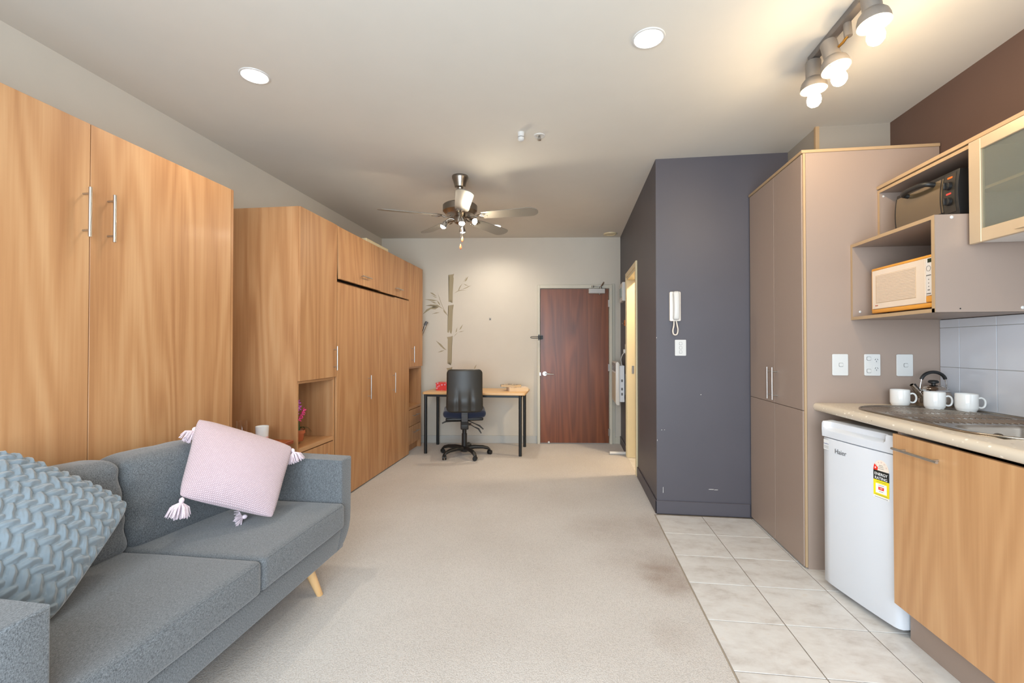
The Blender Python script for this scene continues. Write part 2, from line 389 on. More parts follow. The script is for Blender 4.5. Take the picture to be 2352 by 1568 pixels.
ceiling = struct('ceiling', B(-2.7, 2.3, NY-0.1, 6.4, CEIL, CEIL+0.08), CEILM)
struct('wall_left', B(-2.62, -2.52, NY-0.1, 6.1, -0.02, CEIL), WALL)
bm = nb(); prism(bm, [(-2.62, backy(-2.62)), (2.2, backy(2.2)), (2.2, backy(2.2)+0.1), (-2.62, backy(-2.62)+0.1)], 'z', -0.02, CEIL)
wall_far = struct('wall_far', bm, WALL)
wall_right = struct('wall_right', B(2.06, 2.16, NY-0.1, 3.66, -0.02, CEIL), BROWNW)
# near wall with the glazed opening that gives the daylight
bm = nb(); box(bm, -2.62, -1.6, NY-0.1, NY, -0.02, CEIL); box(bm, 1.4, 2.16, NY-0.1, NY, -0.02, CEIL); box(bm, -1.6, 1.4, NY-0.1, NY, 2.42, CEIL); box(bm, -1.6, 1.4, NY-0.1, NY, -0.02, 0.25)
struct('wall_near', bm, WALL)
wn = struct('window_1', B(-1.6, 1.4, NY-0.07, NY-0.03, 0.25, 0.30), ALU)
for a in ((-1.6, 1.4, 2.37, 2.42), (-1.6, -1.55, 0.3, 2.37), (1.35, 1.4, 0.3, 2.37), (-0.13, -0.07, 0.3, 2.37)):
    struct('window_frame', B(a[0], a[1], NY-0.07, NY-0.03, a[2], a[3]), ALU, wn)
# charcoal partition: front face and hallway face with the bathroom doorway
bm = nb()
box(bm, 0.655, 1.62, 3.63, 3.74, -0.02, CEIL)
box(bm, 1.62, 2.06, 3.63, 3.74, -0.02, CEIL)
box(bm, 0.655, 0.765, 3.74, 4.66, -0.02, CEIL)
box(bm, 0.655, 0.765, 5.43, backy(0.7)+0.02, -0.02, CEIL)
box(bm, 0.655, 0.765, 4.66, 5.43, 2.085, CEIL)
bmesh.ops.remove_doubles(bm, verts=bm.verts, dist=1e-4)
wall_hall = struct('wall_hallway', bm, DARKW)
CHIP = plain('chipped_plaster', lin(226, 222, 214), 0.8)
bm = nb()
for x, z, a, b in ((0.984, 0.915, 0.006, 0.005), (1.055, 0.198, 0.042, 0.003), (1.09, 0.196, 0.03, 0.003), (0.694, 0.64, 0.006, 0.004), (0.715, 0.641, 0.005, 0.003), (0.703, 0.18, 0.003, 0.05), (0.76, 0.06, 0.008, 0.003), (0.658, 1.35, 0.003, 0.008), (0.66, 0.56, 0.003, 0.012), (0.81, 0.062, 0.02, 0.002)):
    prism(bm, [(x-a/2, z-b/2), (x+a*0.4, z-b*0.4), (x+a/2, z+b/2), (x-a*0.3, z+b*0.4)], 'y', 3.6296, 3.6302)
struct('paint_chips', bm, CHIP, wall_hall, kind='stuff')
# bathroom beyond the doorway
bm = nb(); box(bm, 2.0, 2.06, 3.74, 6.3, -0.02, CEIL); struct('wall_bathroom', bm, plain('bathroom_paint', lin(226, 210, 172), 0.7))
bm = nb(); box(bm, 0.655, 2.0, 4.3, 6.2, -0.021, -0.002); struct('bathroom_tile', bm, TILE, floor)
lamp('bathroom_light', 'POINT', (1.15, 4.84, 2.4), 66, (1, 0.8, 0.55), shadow_soft_size=0.06)
# bathroom door frame
d2 = struct('door_2', B(0.645, 0.765, 5.395, 5.43, 0, 2.085), CREAMT)
struct('door_jamb', B(0.645, 0.765, 4.66, 4.69, 0, 2.085), CREAMT, d2)
struct('door_head', B(0.645, 0.765, 4.69, 5.395, 2.05, 2.085), CREAMT, d2)
struct('architrave', B(0.637, 0.655, 5.42, 5.475, 0, 2.135, 0.003), CREAMT, d2)
struct('architrave', B(0.637, 0.655, 4.615, 4.67, 0, 2.135, 0.003), CREAMT, d2)
struct('architrave', B(0.637, 0.655, 4.67, 5.42, 2.08, 2.135, 0.003), CREAMT, d2)
struct('strike_plate', B(0.70, 0.725, 5.392, 5.396, 0.97, 1.06), STEEL, d2)
dl = nb(); box(dl, 0.77, 1.5, 5.36, 5.395, 0.01, 2.045, 0.002); struct('door_leaf', dl, CREAMT, d2)
# skirtings
struct('baseboard_hallway', B(0.643, 0.655, 3.618, 4.61, 0, 0.10, 0.004), DARKW)
struct('baseboard_front', B(0.643, 1.333, 3.618, 3.63, 0, 0.10, 0.004), DARKW)
struct('baseboard_hall_end', B(0.643, 0.655, 5.48, backy(0.65), 0, 0.10, 0.004), DARKW)
bm = nb(); prism(bm, [(-2.5, backy(-2.5)-0.014), (-0.45, backy(-0.45)-0.014), (-0.45, backy(-0.45)), (-2.5, backy(-2.5))], 'z', 0, 0.1, 0.003)
struct('baseboard_far', bm, GREYSKIRT)
# boxed duct above the tall cupboard
bm = B(1.615, 2.06, 3.23, 3.63, 2.43, CEIL); bx = struct('trim_1', bm, plain('duct_board', lin(152, 144, 133), 0.6))
struct('corner_bead', B(1.607, 1.63, 3.224, 3.245, 2.43, CEIL), CREAME, bx)
# ---- entrance door on the far wall: a frame turned with the wall
ang = math.atan(0.105); LX = math.cos(ang)
def farx(x, z, off=0.0): return Vector((x+off*math.sin(ang), backy(x)-off*math.cos(ang), z))
def fbox(bm, x0, x1, z0, z1, o0, o1, bev=0):
    """box on the far wall: x along the wall, o = distance in front of it"""
    b2 = nb(); box(b2, 0, (x1-x0)/LX, -o1, -o0, z0, z1, bev); M = Matrix.Translation((x0, backy(x0), 0)) @ Matrix.Rotation(ang, 4, 'Z')
    b2.transform(M); me = bpy.data.meshes.new('t'); b2.to_mesh(me); b2.free(); bm.from_mesh(me); bpy.data.meshes.remove(me); return bm
door1 = struct('door_1', fbox(nb(), -0.402, 0.492, 0.012, 2.045, 0.0, 0.03, 0.002), MAHOG)
struct('door_frame', fbox(nb(), -0.443, -0.407, 0, 2.098, 0.0, 0.045, 0.003), GREYT, door1)
struct('door_frame', fbox(nb(), 0.499, 0.540, 0, 2.098, 0.0, 0.045, 0.003), GREYT, door1)
struct('door_frame', fbox(nb(), -0.407, 0.499, 2.052, 2.098, 0.0, 0.045, 0.003), GREYT, door1)
struct('door_frame_return', fbox(nb(), 0.541, 0.575, 0, 2.11, 0.0, 0.02, 0.002), GREYT, door1)
for z in (1.85, 1.006, 0.155):
    struct('hinge', fbox(nb(), 0.483, 0.503, z-0.048, z+0.048, 0.028, 0.05, 0.002), STEEL, door1)
bm = nb(); p = farx(-0.345, 0.925, 0.03); nrm = Vector((math.sin(ang), -math.cos(ang), 0)); tx = Vector((math.cos(ang), math.sin(ang), 0))
cyl(bm, p, p+nrm*0.012, 0.028, seg=24); cyl(bm, p, p+nrm*0.05, 0.01, seg=12); tube(bm, [p+nrm*0.05, p+nrm*0.055+tx*0.03, p+nrm*0.052+tx*0.115-Vector((0, 0, 0.006))], [0.011, 0.009, 0.006], 10)
struct('lever_handle', bm, STEEL, door1, smooth=40)
struct('door_latch_keeper', fbox(nb(), -0.412, -0.398, 0.90, 0.94, 0.03, 0.048), STEEL, door1)
bm = nb(); p = farx(-0.293, 0.022, 0.03); cyl(bm, p, p+nrm*0.02, 0.013, seg=16); struct('door_stop', bm, WHITEP, door1, smooth=40)
struct('baseboard_door_end', fbox(nb(), 0.576, 0.642, 0, 0.09, 0, 0.012), GREYT)
# door closer
dc = thing('door_closer', 'silver hydraulic door closer with folded arm at the top corner of the brown door', 'door closer', farx(0.335, 2.0, 0.04))
obj('body', fbox(nb(), 0.225, 0.44, 1.978, 2.045, 0.031, 0.085, 0.006), SILVP, dc)
bm = nb(); q = lambda x, z, o: farx(x, z, o)
cyl(bm, q(0.385, 2.045, 0.06), q(0.385, 2.068, 0.06), 0.014); tube(bm, [q(0.385, 2.065, 0.06), q(0.42, 2.125, 0.10), q(0.41, 2.09, 0.06), q(0.36, 2.075, 0.05), q(0.285, 2.078, 0.048)], 0.008, 8)
cyl(bm, q(0.285, 2.06, 0.045), q(0.285, 2.085, 0.045), 0.016)
obj('arm', bm, NICKEL, dc, smooth=40)
obj('valve', cyl(nb(), q(0.37, 1.965, 0.06), q(0.37, 1.98, 0.06), 0.009, seg=12), STEEL, dc)
# night latch guard
ng = thing('door_guard', 'black swing bar door guard on the frame left of the brown door', 'latch', farx(-0.41, 1.4, 0.05))
bm = nb(); fbox(bm, -0.432, -0.412, 1.368, 1.438, 0.045, 0.06, 0.002); fbox(bm, -0.402, -0.372, 1.375, 1.43, 0.031, 0.05, 0.002); obj('plate', bm, BLACKM, ng)
bm = nb(); tube(bm, [q(-0.372, 1.412, 0.075), q(-0.5, 1.412, 0.09), q(-0.525, 1.410, 0.092), q(-0.535, 1.402, 0.093), q(-0.525, 1.394, 0.092), q(-0.5, 1.392, 0.09), q(-0.372, 1.392, 0.075)], 0.004, 8)
obj('swing_bar', bm, BLACKM, ng, smooth=60)
bm = fbox(nb(), -1.078, -1.073, 1.63, 1.667, 0, 0.006); fbox(bm, -1.061, -1.056, 1.63, 1.667, 0, 0.006); fbox(bm, -1.073, -1.061, 1.64, 1.655, 0, 0.004)
tag(obj('wall_hook', bm, GREYP), 'small grey double hook stuck on the far wall between bamboo decal and door', 'hook')
# bamboo decal
BAM = {'s1':[(-1.625,2.241),(-1.569,2.249),(-1.548,2.258),(-1.558,2.22),(-1.554,2.191),(-1.565,2.016),(-1.567,1.881),(-1.573,1.862),(-1.576,1.92),(-1.588,1.876),(-1.596,1.92),(-1.602,1.881),(-1.622,1.883),(-1.615,1.997),(-1.612,2.21)],'s2':[(-1.628,1.831),(-1.574,1.834),(-1.552,1.842),(-1.563,1.803),(-1.565,1.745),(-1.574,1.494),(-1.585,1.451),(-1.591,1.514),(-1.601,1.47),(-1.609,1.509),(-1.618,1.467),(-1.637,1.473),(-1.628,1.63),(-1.619,1.794)],'s3':[(-1.642,1.409),(-1.587,1.417),(-1.566,1.427),(-1.574,1.388),(-1.575,1.205),(-1.577,1.069),(-1.589,1.033),(-1.596,1.089),(-1.602,1.06),(-1.612,1.084),(-1.623,1.05),(-1.637,1.055),(-1.633,1.205),(-1.632,1.378)],'s4':[(-1.65,0.994),(-1.596,1.0),(-1.571,1.01),(-1.581,0.973),(-1.581,0.857),(-1.635,0.857),(-1.637,0.973)],'l1':[(-1.631,1.692),(-1.655,1.741),(-1.694,1.784),(-1.684,1.746)],'l1b':[(-1.631,1.69),(-1.66,1.746),(-1.688,1.784),(-1.723,1.862),(-1.772,2.007),(-1.743,1.939),(-1.717,1.862),(-1.684,1.788)],'l2':[(-1.688,1.781),(-1.752,1.814),(-1.839,1.838),(-1.926,1.831),(-1.858,1.845),(-1.771,1.843),(-1.723,1.809)],'l3':[(-1.945,1.915),(-1.858,1.914),(-1.773,1.901),(-1.82,1.891),(-1.878,1.901)],'l4':[(-1.868,2.008),(-1.839,2.003),(-1.781,1.959),(-1.81,1.964),(-1.854,1.993)],'l5':[(-1.859,1.974),(-1.81,1.954),(-1.771,1.939),(-1.8,1.94)],'l6':[(-1.87,1.891),(-1.82,1.881),(-1.776,1.86),(-1.81,1.86)],'l7':[(-1.969,1.712),(-1.916,1.78),(-1.829,1.823),(-1.848,1.794),(-1.752,1.809),(-1.8,1.78),(-1.858,1.785)],'l8':[(-1.848,1.719),(-1.79,1.738),(-1.737,1.741),(-1.781,1.726)],'l9':[(-1.781,1.903),(-1.747,1.872),(-1.728,1.828),(-1.757,1.857)],'r1':[(-1.551,1.991),(-1.501,2.028),(-1.453,2.04),(-1.381,2.035),(-1.448,2.033),(-1.497,2.021)],'r2':[(-1.494,2.035),(-1.473,2.084),(-1.434,2.13),(-1.463,2.079),(-1.484,2.031)],'r3':[(-1.41,2.147),(-1.391,2.19),(-1.357,2.224),(-1.381,2.166)],'r4':[(-1.439,2.132),(-1.41,2.171),(-1.381,2.229),(-1.405,2.171)],'r5':[(-1.426,2.122),(-1.391,2.111),(-1.352,2.093),(-1.395,2.101)],'r6':[(-1.395,2.066),(-1.367,2.085),(-1.314,2.101),(-1.367,2.074)],'r7':[(-1.448,2.045),(-1.395,2.069),(-1.338,2.088),(-1.395,2.059)],'q1':[(-1.558,1.405),(-1.529,1.446),(-1.491,1.475),(-1.525,1.441)],'q2':[(-1.528,1.467),(-1.52,1.504),(-1.503,1.542),(-1.512,1.484)],'q3':[(-1.479,1.504),(-1.46,1.542),(-1.428,1.581),(-1.453,1.523)],'q4':[(-1.493,1.475),(-1.453,1.486),(-1.409,1.492),(-1.452,1.477)],'t1':[(-1.793,1.364),(-1.722,1.316),(-1.679,1.267),(-1.645,1.233),(-1.683,1.248),(-1.732,1.291)],'t2':[(-1.77,1.202),(-1.722,1.226),(-1.669,1.235),(-1.712,1.214)],'u1':[(-1.284,0.98),(-1.269,1.017),(-1.245,1.046),(-1.264,0.997)]}
DEC = plain('decal_olive_vinyl', lin(154, 140, 110), 0.6)
bd = thing('bamboo_decal', 'olive brown bamboo vinyl decal stuck on the far wall above the desk', 'wall decal', farx(-1.62, 1.6, 0.001))
for k, pl in BAM.items():
    bm = nb(); f0 = bm.faces.new([bm.verts.new(farx(x, z, 0.0008)) for x, z in pl]); bmesh.ops.triangulate(bm, faces=[f0])
    r = bmesh.ops.extrude_face_region(bm, geom=bm.faces[:]); bmesh.ops.translate(bm, verts=[g for g in r['geom'] if isinstance(g, bmesh.types.BMVert)], vec=nrm*0.0006)
    obj('bamboo_stalk' if k[0] == 's' else 'bamboo_leaf', bm, DEC, bd)
# ============================================================ LEFT: WARDROBE, WALL BED, TOWERS
def fr(name, y0, y1, z0, z1, X, parent, mat=MAPLE, th=0.018, bev=0.0012):    # front panel lying in the plane x = X
    return obj(name, B(X-th, X, y0, y1, z0, z1, bev), mat, parent)
WX = -2.10
wd = thing('wardrobe', 'big maple wardrobe with two tall doors standing behind the grey sofa', 'wardrobe', (-2.3, 1.75, 0))
bm = nb(); box(bm, -2.515, WX-0.02, 0.80, 0.818, 0, 2.262); box(bm, -2.515, WX-0.001, 2.584, 2.602, 0, 2.262); box(bm, -2.515, WX-0.02, 0.818, 2.584, 2.244, 2.26); box(bm, -2.515, WX-0.02, 0.818, 2.584, 0.0, 0.06); box(bm, -2.515, -2.50, 0.818, 2.584, 0.06, 2.244)
obj('carcass', bm, MAPLE, wd)
dA = fr('door', 0.822, 1.742, 0.02, 2.262, WX, wd); dB = fr('door', 1.7455, 2.581, 0.02, 2.262, WX, wd)
bar_handle((WX, 1.715, 1.757), (WX, 1.715, 1.972), (0.035, 0, 0), dA, 0.0065)
bar_handle((WX, 1.822, 1.757), (WX, 1.822, 1.972), (0.035, 0, 0), dB, 0.0065)
BX = -1.92; T = 0.018; BT = 2.28
def tower(name, label, y0, y1, niche, drawers, plinth, hy, hside, floorz):
    t = thing(name, label, 'cabinet', (-2.2, (y0+y1)/2, 0))
    bm = nb(); box(bm, -2.515, BX, y0, y0+T, 0, BT, 0.0008); obj('side_panel', bm, MAPLE, t)
    bm = nb(); box(bm, -2.515, BX, y1-T, y1, 0, BT, 0.0008); obj('side_panel', bm, MAPLE, t)
    bm = nb(); box(bm, -2.515, BX-0.02, y0+T, y1-T, BT-T, BT); box(bm, -2.515, -2.505, y0+T, y1-T, 0.0, BT-T); obj('carcass', bm, MAPLE, t)
    obj('shelf', B(-2.505, BX, y0+T, y1-T, niche[1], niche[1]+T, 0.001), MAPLE_Y, t)
    obj('shelf', B(-2.505, BX+0.002, y0+T, y1-T, niche[0]-0.03, niche[0], 0.001), MAPLE_Y, t)
    d = fr('door', y0+T*0.15, y1-T*0.15, niche[1]+T+0.002, BT-0.001, BX+0.018, t)
    bar_handle((BX+0.018, hy, 1.09), (BX+0.018, hy, 1.285), (0.03, 0, 0), d)
    for z0, z1 in drawers:
        dr = fr('drawer', y0+T+0.002, y1-T-0.002, z0, z1, BX-0.001, t); zc = z1-0.075; ym = (y0+y1)/2
        bar_handle((BX-0.001, ym-0.10, zc), (BX-0.001, ym+0.10, zc), (0.03, 0, 0), dr, inset=0.03)
    obj('plinth', B(-2.5, BX-0.05, y0+T, y1-T, 0, plinth), MAPLE, t)
    return t
tower('storage_tower', 'near maple tower beside the wall bed with open niche holding the potted orchid', 3.0, 3.515, (0.553, 1.015), ((0.32, 0.515), (0.10, 0.314)), 0.09, 3.47, 1, 0)
tower('storage_tower', 'far maple tower at the desk end of the wall bed with empty niche', 5.205, 5.69, (0.553, 1.015), ((0.32, 0.515), (0.10, 0.314)), 0.09, 5.30, -1, 0)
wb = thing('wall_bed', 'folded up maple wall bed of four tall panels with two flap doors above', 'wall bed', (-2.2, 4.36, 0))
obj('carcass', box(B(-2.51, BX-0.03, 3.517, 5.203, 1.815, 1.832), -2.51, BX-0.04, 3.517, 5.203, 2.25, 2.27), MAPLE, wb)
obj('bed_frame', B(-2.45, BX-0.03, 3.54, 5.18, 0.03, 1.79), MAPLE, wb)
X1 = BX+0.016
for i, (a, b) in enumerate(((3.521, 3.930), (3.932, 4.344), (4.346, 4.753), (4.755, 5.201))):
    pz = fr('bed_panel', a, b, 0.012, 1.812 if i < 3 else 1.822, X1, wb)
    if i == 1: bar_handle((X1, 4.108, 0.785), (X1, 4.108, 1.01), (0.03, 0, 0), pz)
    if i == 2: bar_handle((X1, 4.712, 0.785), (X1, 4.712, 1.0), (0.03, 0, 0), pz)
# left flap hangs slightly open at its foot
bm = nb(); box(bm, -T, 0, 3.524, 4.352, -0.44, 0, 0.0012); bm.transform(Matrix.Translation((X1-0.004, 0, 2.278)) @ Matrix.Rotation(-0.055, 4, 'Y'))
fa = obj('flap_door', bm, MAPLE, wb); bar_handle((X1+0.02, 3.89, 1.92), (X1+0.02, 4.07, 1.92), (0.03, 0, 0), fa)
fb = fr('flap_door', 4.356, 5.20, 1.838, 2.278, X1, wb); bar_handle((X1, 4.74, 1.918), (X1, 4.93, 1.918), (0.03, 0, 0), fb)
bm = nb(); box(bm, -2.02, BX-0.005, 4.10, 4.62, 2.285, 2.315, 0.002); tag(obj('board', bm, CREAMT), 'flat cream board lying on top of the wall bed', 'board')
# leaning metal pole between far tower and desk wall
bm = nb(); tube(bm, [(-2.49, 5.76, 0.012), (-1.885, 5.80, 1.60)], 0.014, 12, ry=0.014); pole = tag(obj('metal_pole', bm, NICKEL, smooth=40), 'grey metal pole leaning behind the far maple tower', 'pole')
bm = nb(); tube(bm, [(-1.905, 5.80, 1.565), (-1.88, 5.80, 1.61)], 0.019, 12); obj('cap', bm, GREYP, pole, smooth=40)
# ============================================================ KITCHEN
KX = 1.335; KT = 2.405
tc = thing('tall_cupboard', 'tall taupe pantry cupboard between the charcoal wall and the fridge', 'cupboard', (1.7, 3.2, 0))
bm = nb(); box(bm, 1.355, 2.055, 2.830, 2.848, 0, KT); obj('side_panel', bm, TAUPE, tc)
bm = nb(); box(bm, 1.36, 2.055, 3.60, 3.616, 0, KT); box(bm, 2.045, 2.055, 2.85, 3.6, 0, KT); obj('carcass', bm, TAUPE, tc)
obj('top_panel', B(KX-0.004, 2.057, 2.824, 3.622, KT, KT+0.018, 0.002), CREAME, tc)
obj('edge_strip', B(KX+0.006, KX+0.018, 2.8292, 2.838, 0.01, KT), CREAME, tc)
obj('plinth', B(KX+0.03, 2.0, 2.85, 3.6, 0, 0.1), TAUPE, tc)
for a, b in ((3.207, 3.612), (2.84, 3.204)):
    for z0, z1, up in ((0.012, 0.908, 0), (0.911, KT-0.004, 1)):
        d = obj('door', B(KX, KX+0.018, a, b, z0, z1, 0.0012), TAUPE, tc)
        if up:
            hy = 3.168 if a < 3.1 else 3.245
            hh = bar_handle((KX, hy, 0.935), (KX, hy, 1.145), (-0.032, 0, 0), d, 0.0055)
# wall outlets on the side panel
def plate(x, z, rock, label, name, cat, Y=2.829):
    t = thing(name, label, cat, (x, Y, z))
    bm = nb(); prism(bm, rrect(0.083, 0.123, 0.006, 3, x, z), 'y', Y-0.009, Y, 0.002); obj('face_plate', bm, WHITEP, t)
    for dx, dz, hole in rock:
        if hole:
            bm = nb(); prism(bm, rrect(0.027, 0.029, 0.006, 3, x+dx, z+dz), 'y', Y-0.0105, Y-0.008, 0.0005); o = obj('socket', bm, WHITEP, t)
            bm = nb()
            for sx, sz, a in ((-0.006, 0.004, 0.5), (0.006, 0.004, -0.5), (0, -0.007, 0)):
                b2 = nb(); box(b2, -0.0011, 0.0011, -0.001, 0.001, -0.0038, 0.0038); b2.transform(Matrix.Translation((x+dx+sx, Y-0.011, z+dz+sz)) @ Matrix.Rotation(a, 4, 'Y'))
                me = bpy.data.meshes.new('t'); b2.to_mesh(me); b2.free(); bm.from_mesh(me); bpy.data.meshes.remove(me)
            obj('slot', bm, GREYP, o)
        else:
            bm = nb(); prism(bm, rrect(0.022, 0.022, 0.005, 3, x+dx, z+dz), 'y', Y-0.0102, Y-0.008); obj('switch_rim', bm, GREYP, t)
            bm = nb(); prism(bm, rrect(0.0195, 0.0195, 0.005, 3, x+dx, z+dz), 'y', Y-0.0125, Y-0.008, 0.001); obj('rocker', bm, WHITEP, t)
plate(1.528, 1.177, [(0.003, 0.0, 0)], 'white single switch plate on the cupboard side nearest the room', 'light_switch', 'switch')
plate(1.696, 1.177, [(-0.019, 0.036, 0), (-0.019, -0.034, 0), (0.019, 0.027, 1), (0.019, -0.022, 1)], 'white double power outlet in the middle of the three plates', 'power_outlet', 'outlet')
plate(1.863, 1.176, [(0.004, 0.0, 0)], 'white single switch plate above the mugs, closest to the kettle', 'light_switch', 'switch')
plate(0.834, 1.272, [(0, 0.032, 0), (0, 0, 0), (0, -0.032, 0)], 'white three gang switch plate on the charcoal wall below the intercom', 'light_switch', 'switch', Y=3.63)
# worktop with sink opening
CT = 0.957; CB = 0.913; CX0 = 1.385
bm = nb()
front = [(CX0+0.02+0.02*math.cos(a), (CT+CB)/2+0.022*math.sin(a)) for a in [math.radians(90+180*i/8) for i in range(9)]]
prof = [(1.47, CT)]+[(x-0.0, z) for x, z in front]+[(1.47, CB)]
prism(bm, prof, 'y', 0.3, 2.829)
box(bm, 1.47, 2.06, 2.62, 2.829, CB, CT); box(bm, 1.47, 2.06, 0.3, 1.80, CB, CT); box(bm, 1.98, 2.06, 1.80, 2.62, CB, CT); box(bm, 1.47, 1.50, 1.80, 2.62, CB, CT)
box(bm, 1.50, 1.98, 2.12, 2.62, CB, CT)
wt = obj('worktop', bm, STONE, smooth=35); tag(wt, 'speckled cream laminate worktop with rounded front edge over the fridge', 'worktop')
# sink
sk = thing('sink', 'stainless steel sink with ribbed drainer set into the speckled worktop', 'sink', (1.72, 2.2, CT))
def loop2(bm, pts, z): return [bm.verts.new((x, y, z)) for x, y in pts]
outer = rrect(0.53, 0.93, 0.2, 8, 1.732, 2.225); inner = rrect(0.35, 0.29, 0.09, 8, 1.70, 1.955)
bm = nb(); o = loop2(bm, outer, CT+0.004); i_ = loop2(bm, inner, CT+0.002)
es = [bm.edges.new((l[k], l[(k+1) % len(l)])) for l in (o, i_) for k in range(len(l))]
bmesh.ops.triangle_fill(bm, edges=es, use_beauty=True)
o2 = loop2(bm, rrect(0.54, 0.94, 0.205, 8, 1.732, 2.225), CT)
for k in range(len(o)): bm.faces.new((o[k], o[(k+1) % len(o)], o2[(k+1) % len(o)], o2[k]))
obj('sink_deck', bm, SINKM, sk, smooth=40)
bm = nb(); tube(bm, [(x, y, CT+0.004) for x, y in outer]+[(outer[0][0], outer[0][1], CT+0.004)], 0.0045, 8, cap=False); obj('rim', bm, SINKM, sk, smooth=60)
bm = nb(); rs = [loop2(bm, rrect(0.35-d*2, 0.29-d*2, 0.09-d*0.5, 8, 1.70, 1.955), z) for d, z in ((0, CT+0.002), (0.006, CT-0.01), (0.012, CT-0.13), (0.03, CT-0.15), (0.06, CT-0.153))]
skin(bm, rs, False); bm.faces.new(rs[-1]); obj('bowl', bm, SINKM, sk, smooth=60)
bm = nb(); cyl(bm, (1.72, 2.085, CT-0.052), (1.72, 2.095, CT-0.052), 0.024, seg=20); obj('overflow', bm, CHROME, sk, smooth=40)
bm = nb(); cyl(bm, (1.72, 2.083, CT-0.052), (1.72, 2.0855, CT-0.052), 0.016, seg=20); obj('overflow_hole', bm, BLACKP, sk)
ribs = 0
for k in range(18):
    x = 1.522+k*0.0245; half = 0.41*math.sqrt(max(0.05, 1-((x-1.732)/0.26)**4))
    for y0, y1 in ((2.14, 2.26), (2.285, 2.41), (2.435, 2.225+half)):
        if y1-y0 < 0.03: continue
        bm = nb(); prism(bm, [(x-0.0045, CT+0.002), (x-0.002, CT+0.0058), (x+0.002, CT+0.0058), (x+0.0045, CT+0.002)], 'y', y0, y1); obj('drainer_rib', bm, SINKM, sk)
# tap
tp = thing('tap', 'brushed metal mixer tap at the sink by the tiled wall', 'tap', (1.90, 2.17, CT))
bm = nb(); lathe(bm, [(0.032, 0.004), (0.032, 0.01), (0.024, 0.014), (0.022, 0.10)], (1.905, 2.13, CT), seg=28); obj('tap_body', bm, NICKEL, tp, smooth=40)
bm = nb(); lathe(bm, [(0.031, 0.10), (0.031, 0.12), (0.022, 0.15), (0.010, 0.165)], (1.905, 2.13, CT), seg=28); obj('tap_head', bm, NICKEL, tp, smooth=40)
bm = nb(); tube(bm, [(1.905, 2.12, CT+0.07), (1.86, 2.02, CT+0.10), (1.83, 1.95, CT+0.095)], 0.011, 14); obj('spout', bm, NICKEL, tp, smooth=40)
# splashback tiles
zr = [CT+0.001, 1.168, 1.384, 1.43]; yr = [2.829, 2.699, 2.486, 2.273, 2.06, 1.847, 1.634, 1.421, 1.208]
struct('tile_grout', B(2.052, 2.06, 1.2, 2.829, CT, 1.43), GROUTW, wall_right)
for a in range(len(yr)-1):
    for b in range(3):
        struct('wall_tile', B(2.046, 2.056, yr[a+1]+0.0012, yr[a]-0.0012, zr[b]+0.0012, zr[b+1]-0.0012, 0.001), SPLASH, wall_right)
# base cabinet
bc = thing('base_cabinet', 'maple fronted base cupboard with bar handle right of the white fridge', 'cupboard', (1.7, 1.6, 0))
bm = nb(); box(bm, 1.422, 2.05, 2.182, 2.2, 0.15, CB); box(bm, 1.422, 2.05, 0.35, 0.37, 0.15, CB); box(bm, 1.422, 2.05, 0.37, 2.182, 0.15, 0.168); obj('carcass', bm, TAUPE, bc)
obj('kickboard', B(1.472, 1.49, 0.35, 2.212, 0.0, 0.152, 0.001), TAUPE, bc)
for a, b in ((1.588, 2.202), (0.98, 1.585), (0.37, 0.977)):
    d = obj('door', B(1.402, 1.42, a, b, 0.160, 0.900, 0.0015), MAPLE_K, bc)
    bar_handle((1.402, b-0.285, 0.842), (1.402, b-0.04, 0.842), (-0.03, 0, 0), d, 0.0055, inset=0.035)
# fridge
fg = thing('bar_fridge', 'white bar fridge with energy rating sticker under the speckled worktop', 'fridge', (1.347, 2.66, 0), rotz=math.radians(10.9)); W = 0.452
L = dict(world=False)
obj('body', B(0.062, 0.50, -W+0.004, -0.004, 0.03, 0.862, 0.004), WHITEE, fg, **L)
obj('top_cover', B(0.05, 0.50, -W+0.01, -0.01, 0.862, 0.880, 0.003), plain('fridge_top_grey', lin(170, 166, 162), 0.5), fg, **L)
def fpoly(n=10):
    pts = [(0.06, -0.0), (0.012, -0.0), (0.004, -0.008)]
    pts += [(0.0-0.005*math.sin(PI*(k/n)), -0.012-(W-0.04)*k/n) for k in range(1, n)]
    pts += [(0.002, -W+0.028), (0.008, -W+0.012), (0.02, -W+0.002), (0.06, -W)]
    return pts
bm = nb(); prism(bm, fpoly(), 'z', 0.03, 0.795, 0.003, 2); obj('door', bm, WHITEE, fg, smooth=50, **L)
# handle trim with scooped grip along the top of the door
bm = nb(); secs = []
def sec(y, scoop):
    k = min(1, max(0, -(y+0.012)/(W-0.04))); b = -0.005*math.sin(PI*k)
    xf = b
    P = [(0.06, 0.80), (xf, 0.80), (xf-0.002, 0.835)]
    P += [(xf+0.004, 0.842), (xf+0.026, 0.852), (xf+0.03, 0.878)] if scoop else [(xf-0.002, 0.85), (xf-0.001, 0.87), (xf+0.005, 0.880)]
    P += [(0.045, 0.884), (0.06, 0.884)]
    return [bm.verts.new((x, y, z)) for x, z in P]
for y, s_ in ((0.0, 0), (-0.012, 0), (-0.03, 1), (-0.1, 1), (-0.2, 1), (-0.3, 1), (-W+0.075, 1), (-W+0.06, 0), (-W+0.02, 0), (-W+0.005, 0)): secs.append(sec(y, s_))
skin(bm, secs, True); obj('door_grip', bm, WHITEE, fg, smooth=30, **L)
for y in (-0.05, -W+0.05):
    for x in (0.1, 0.44): obj('foot', cyl(nb(), (x, y, 0.0), (x, y, 0.032), 0.014, seg=12), BLACKP, fg, world=False)
FM = lambda y, z, x: frame((x, y, z), (0, -1, 0), (0, 0, 1))
def fx(y): k = -(y+0.012)/(W-0.04); return -0.005*math.sin(PI*k)-0.0006
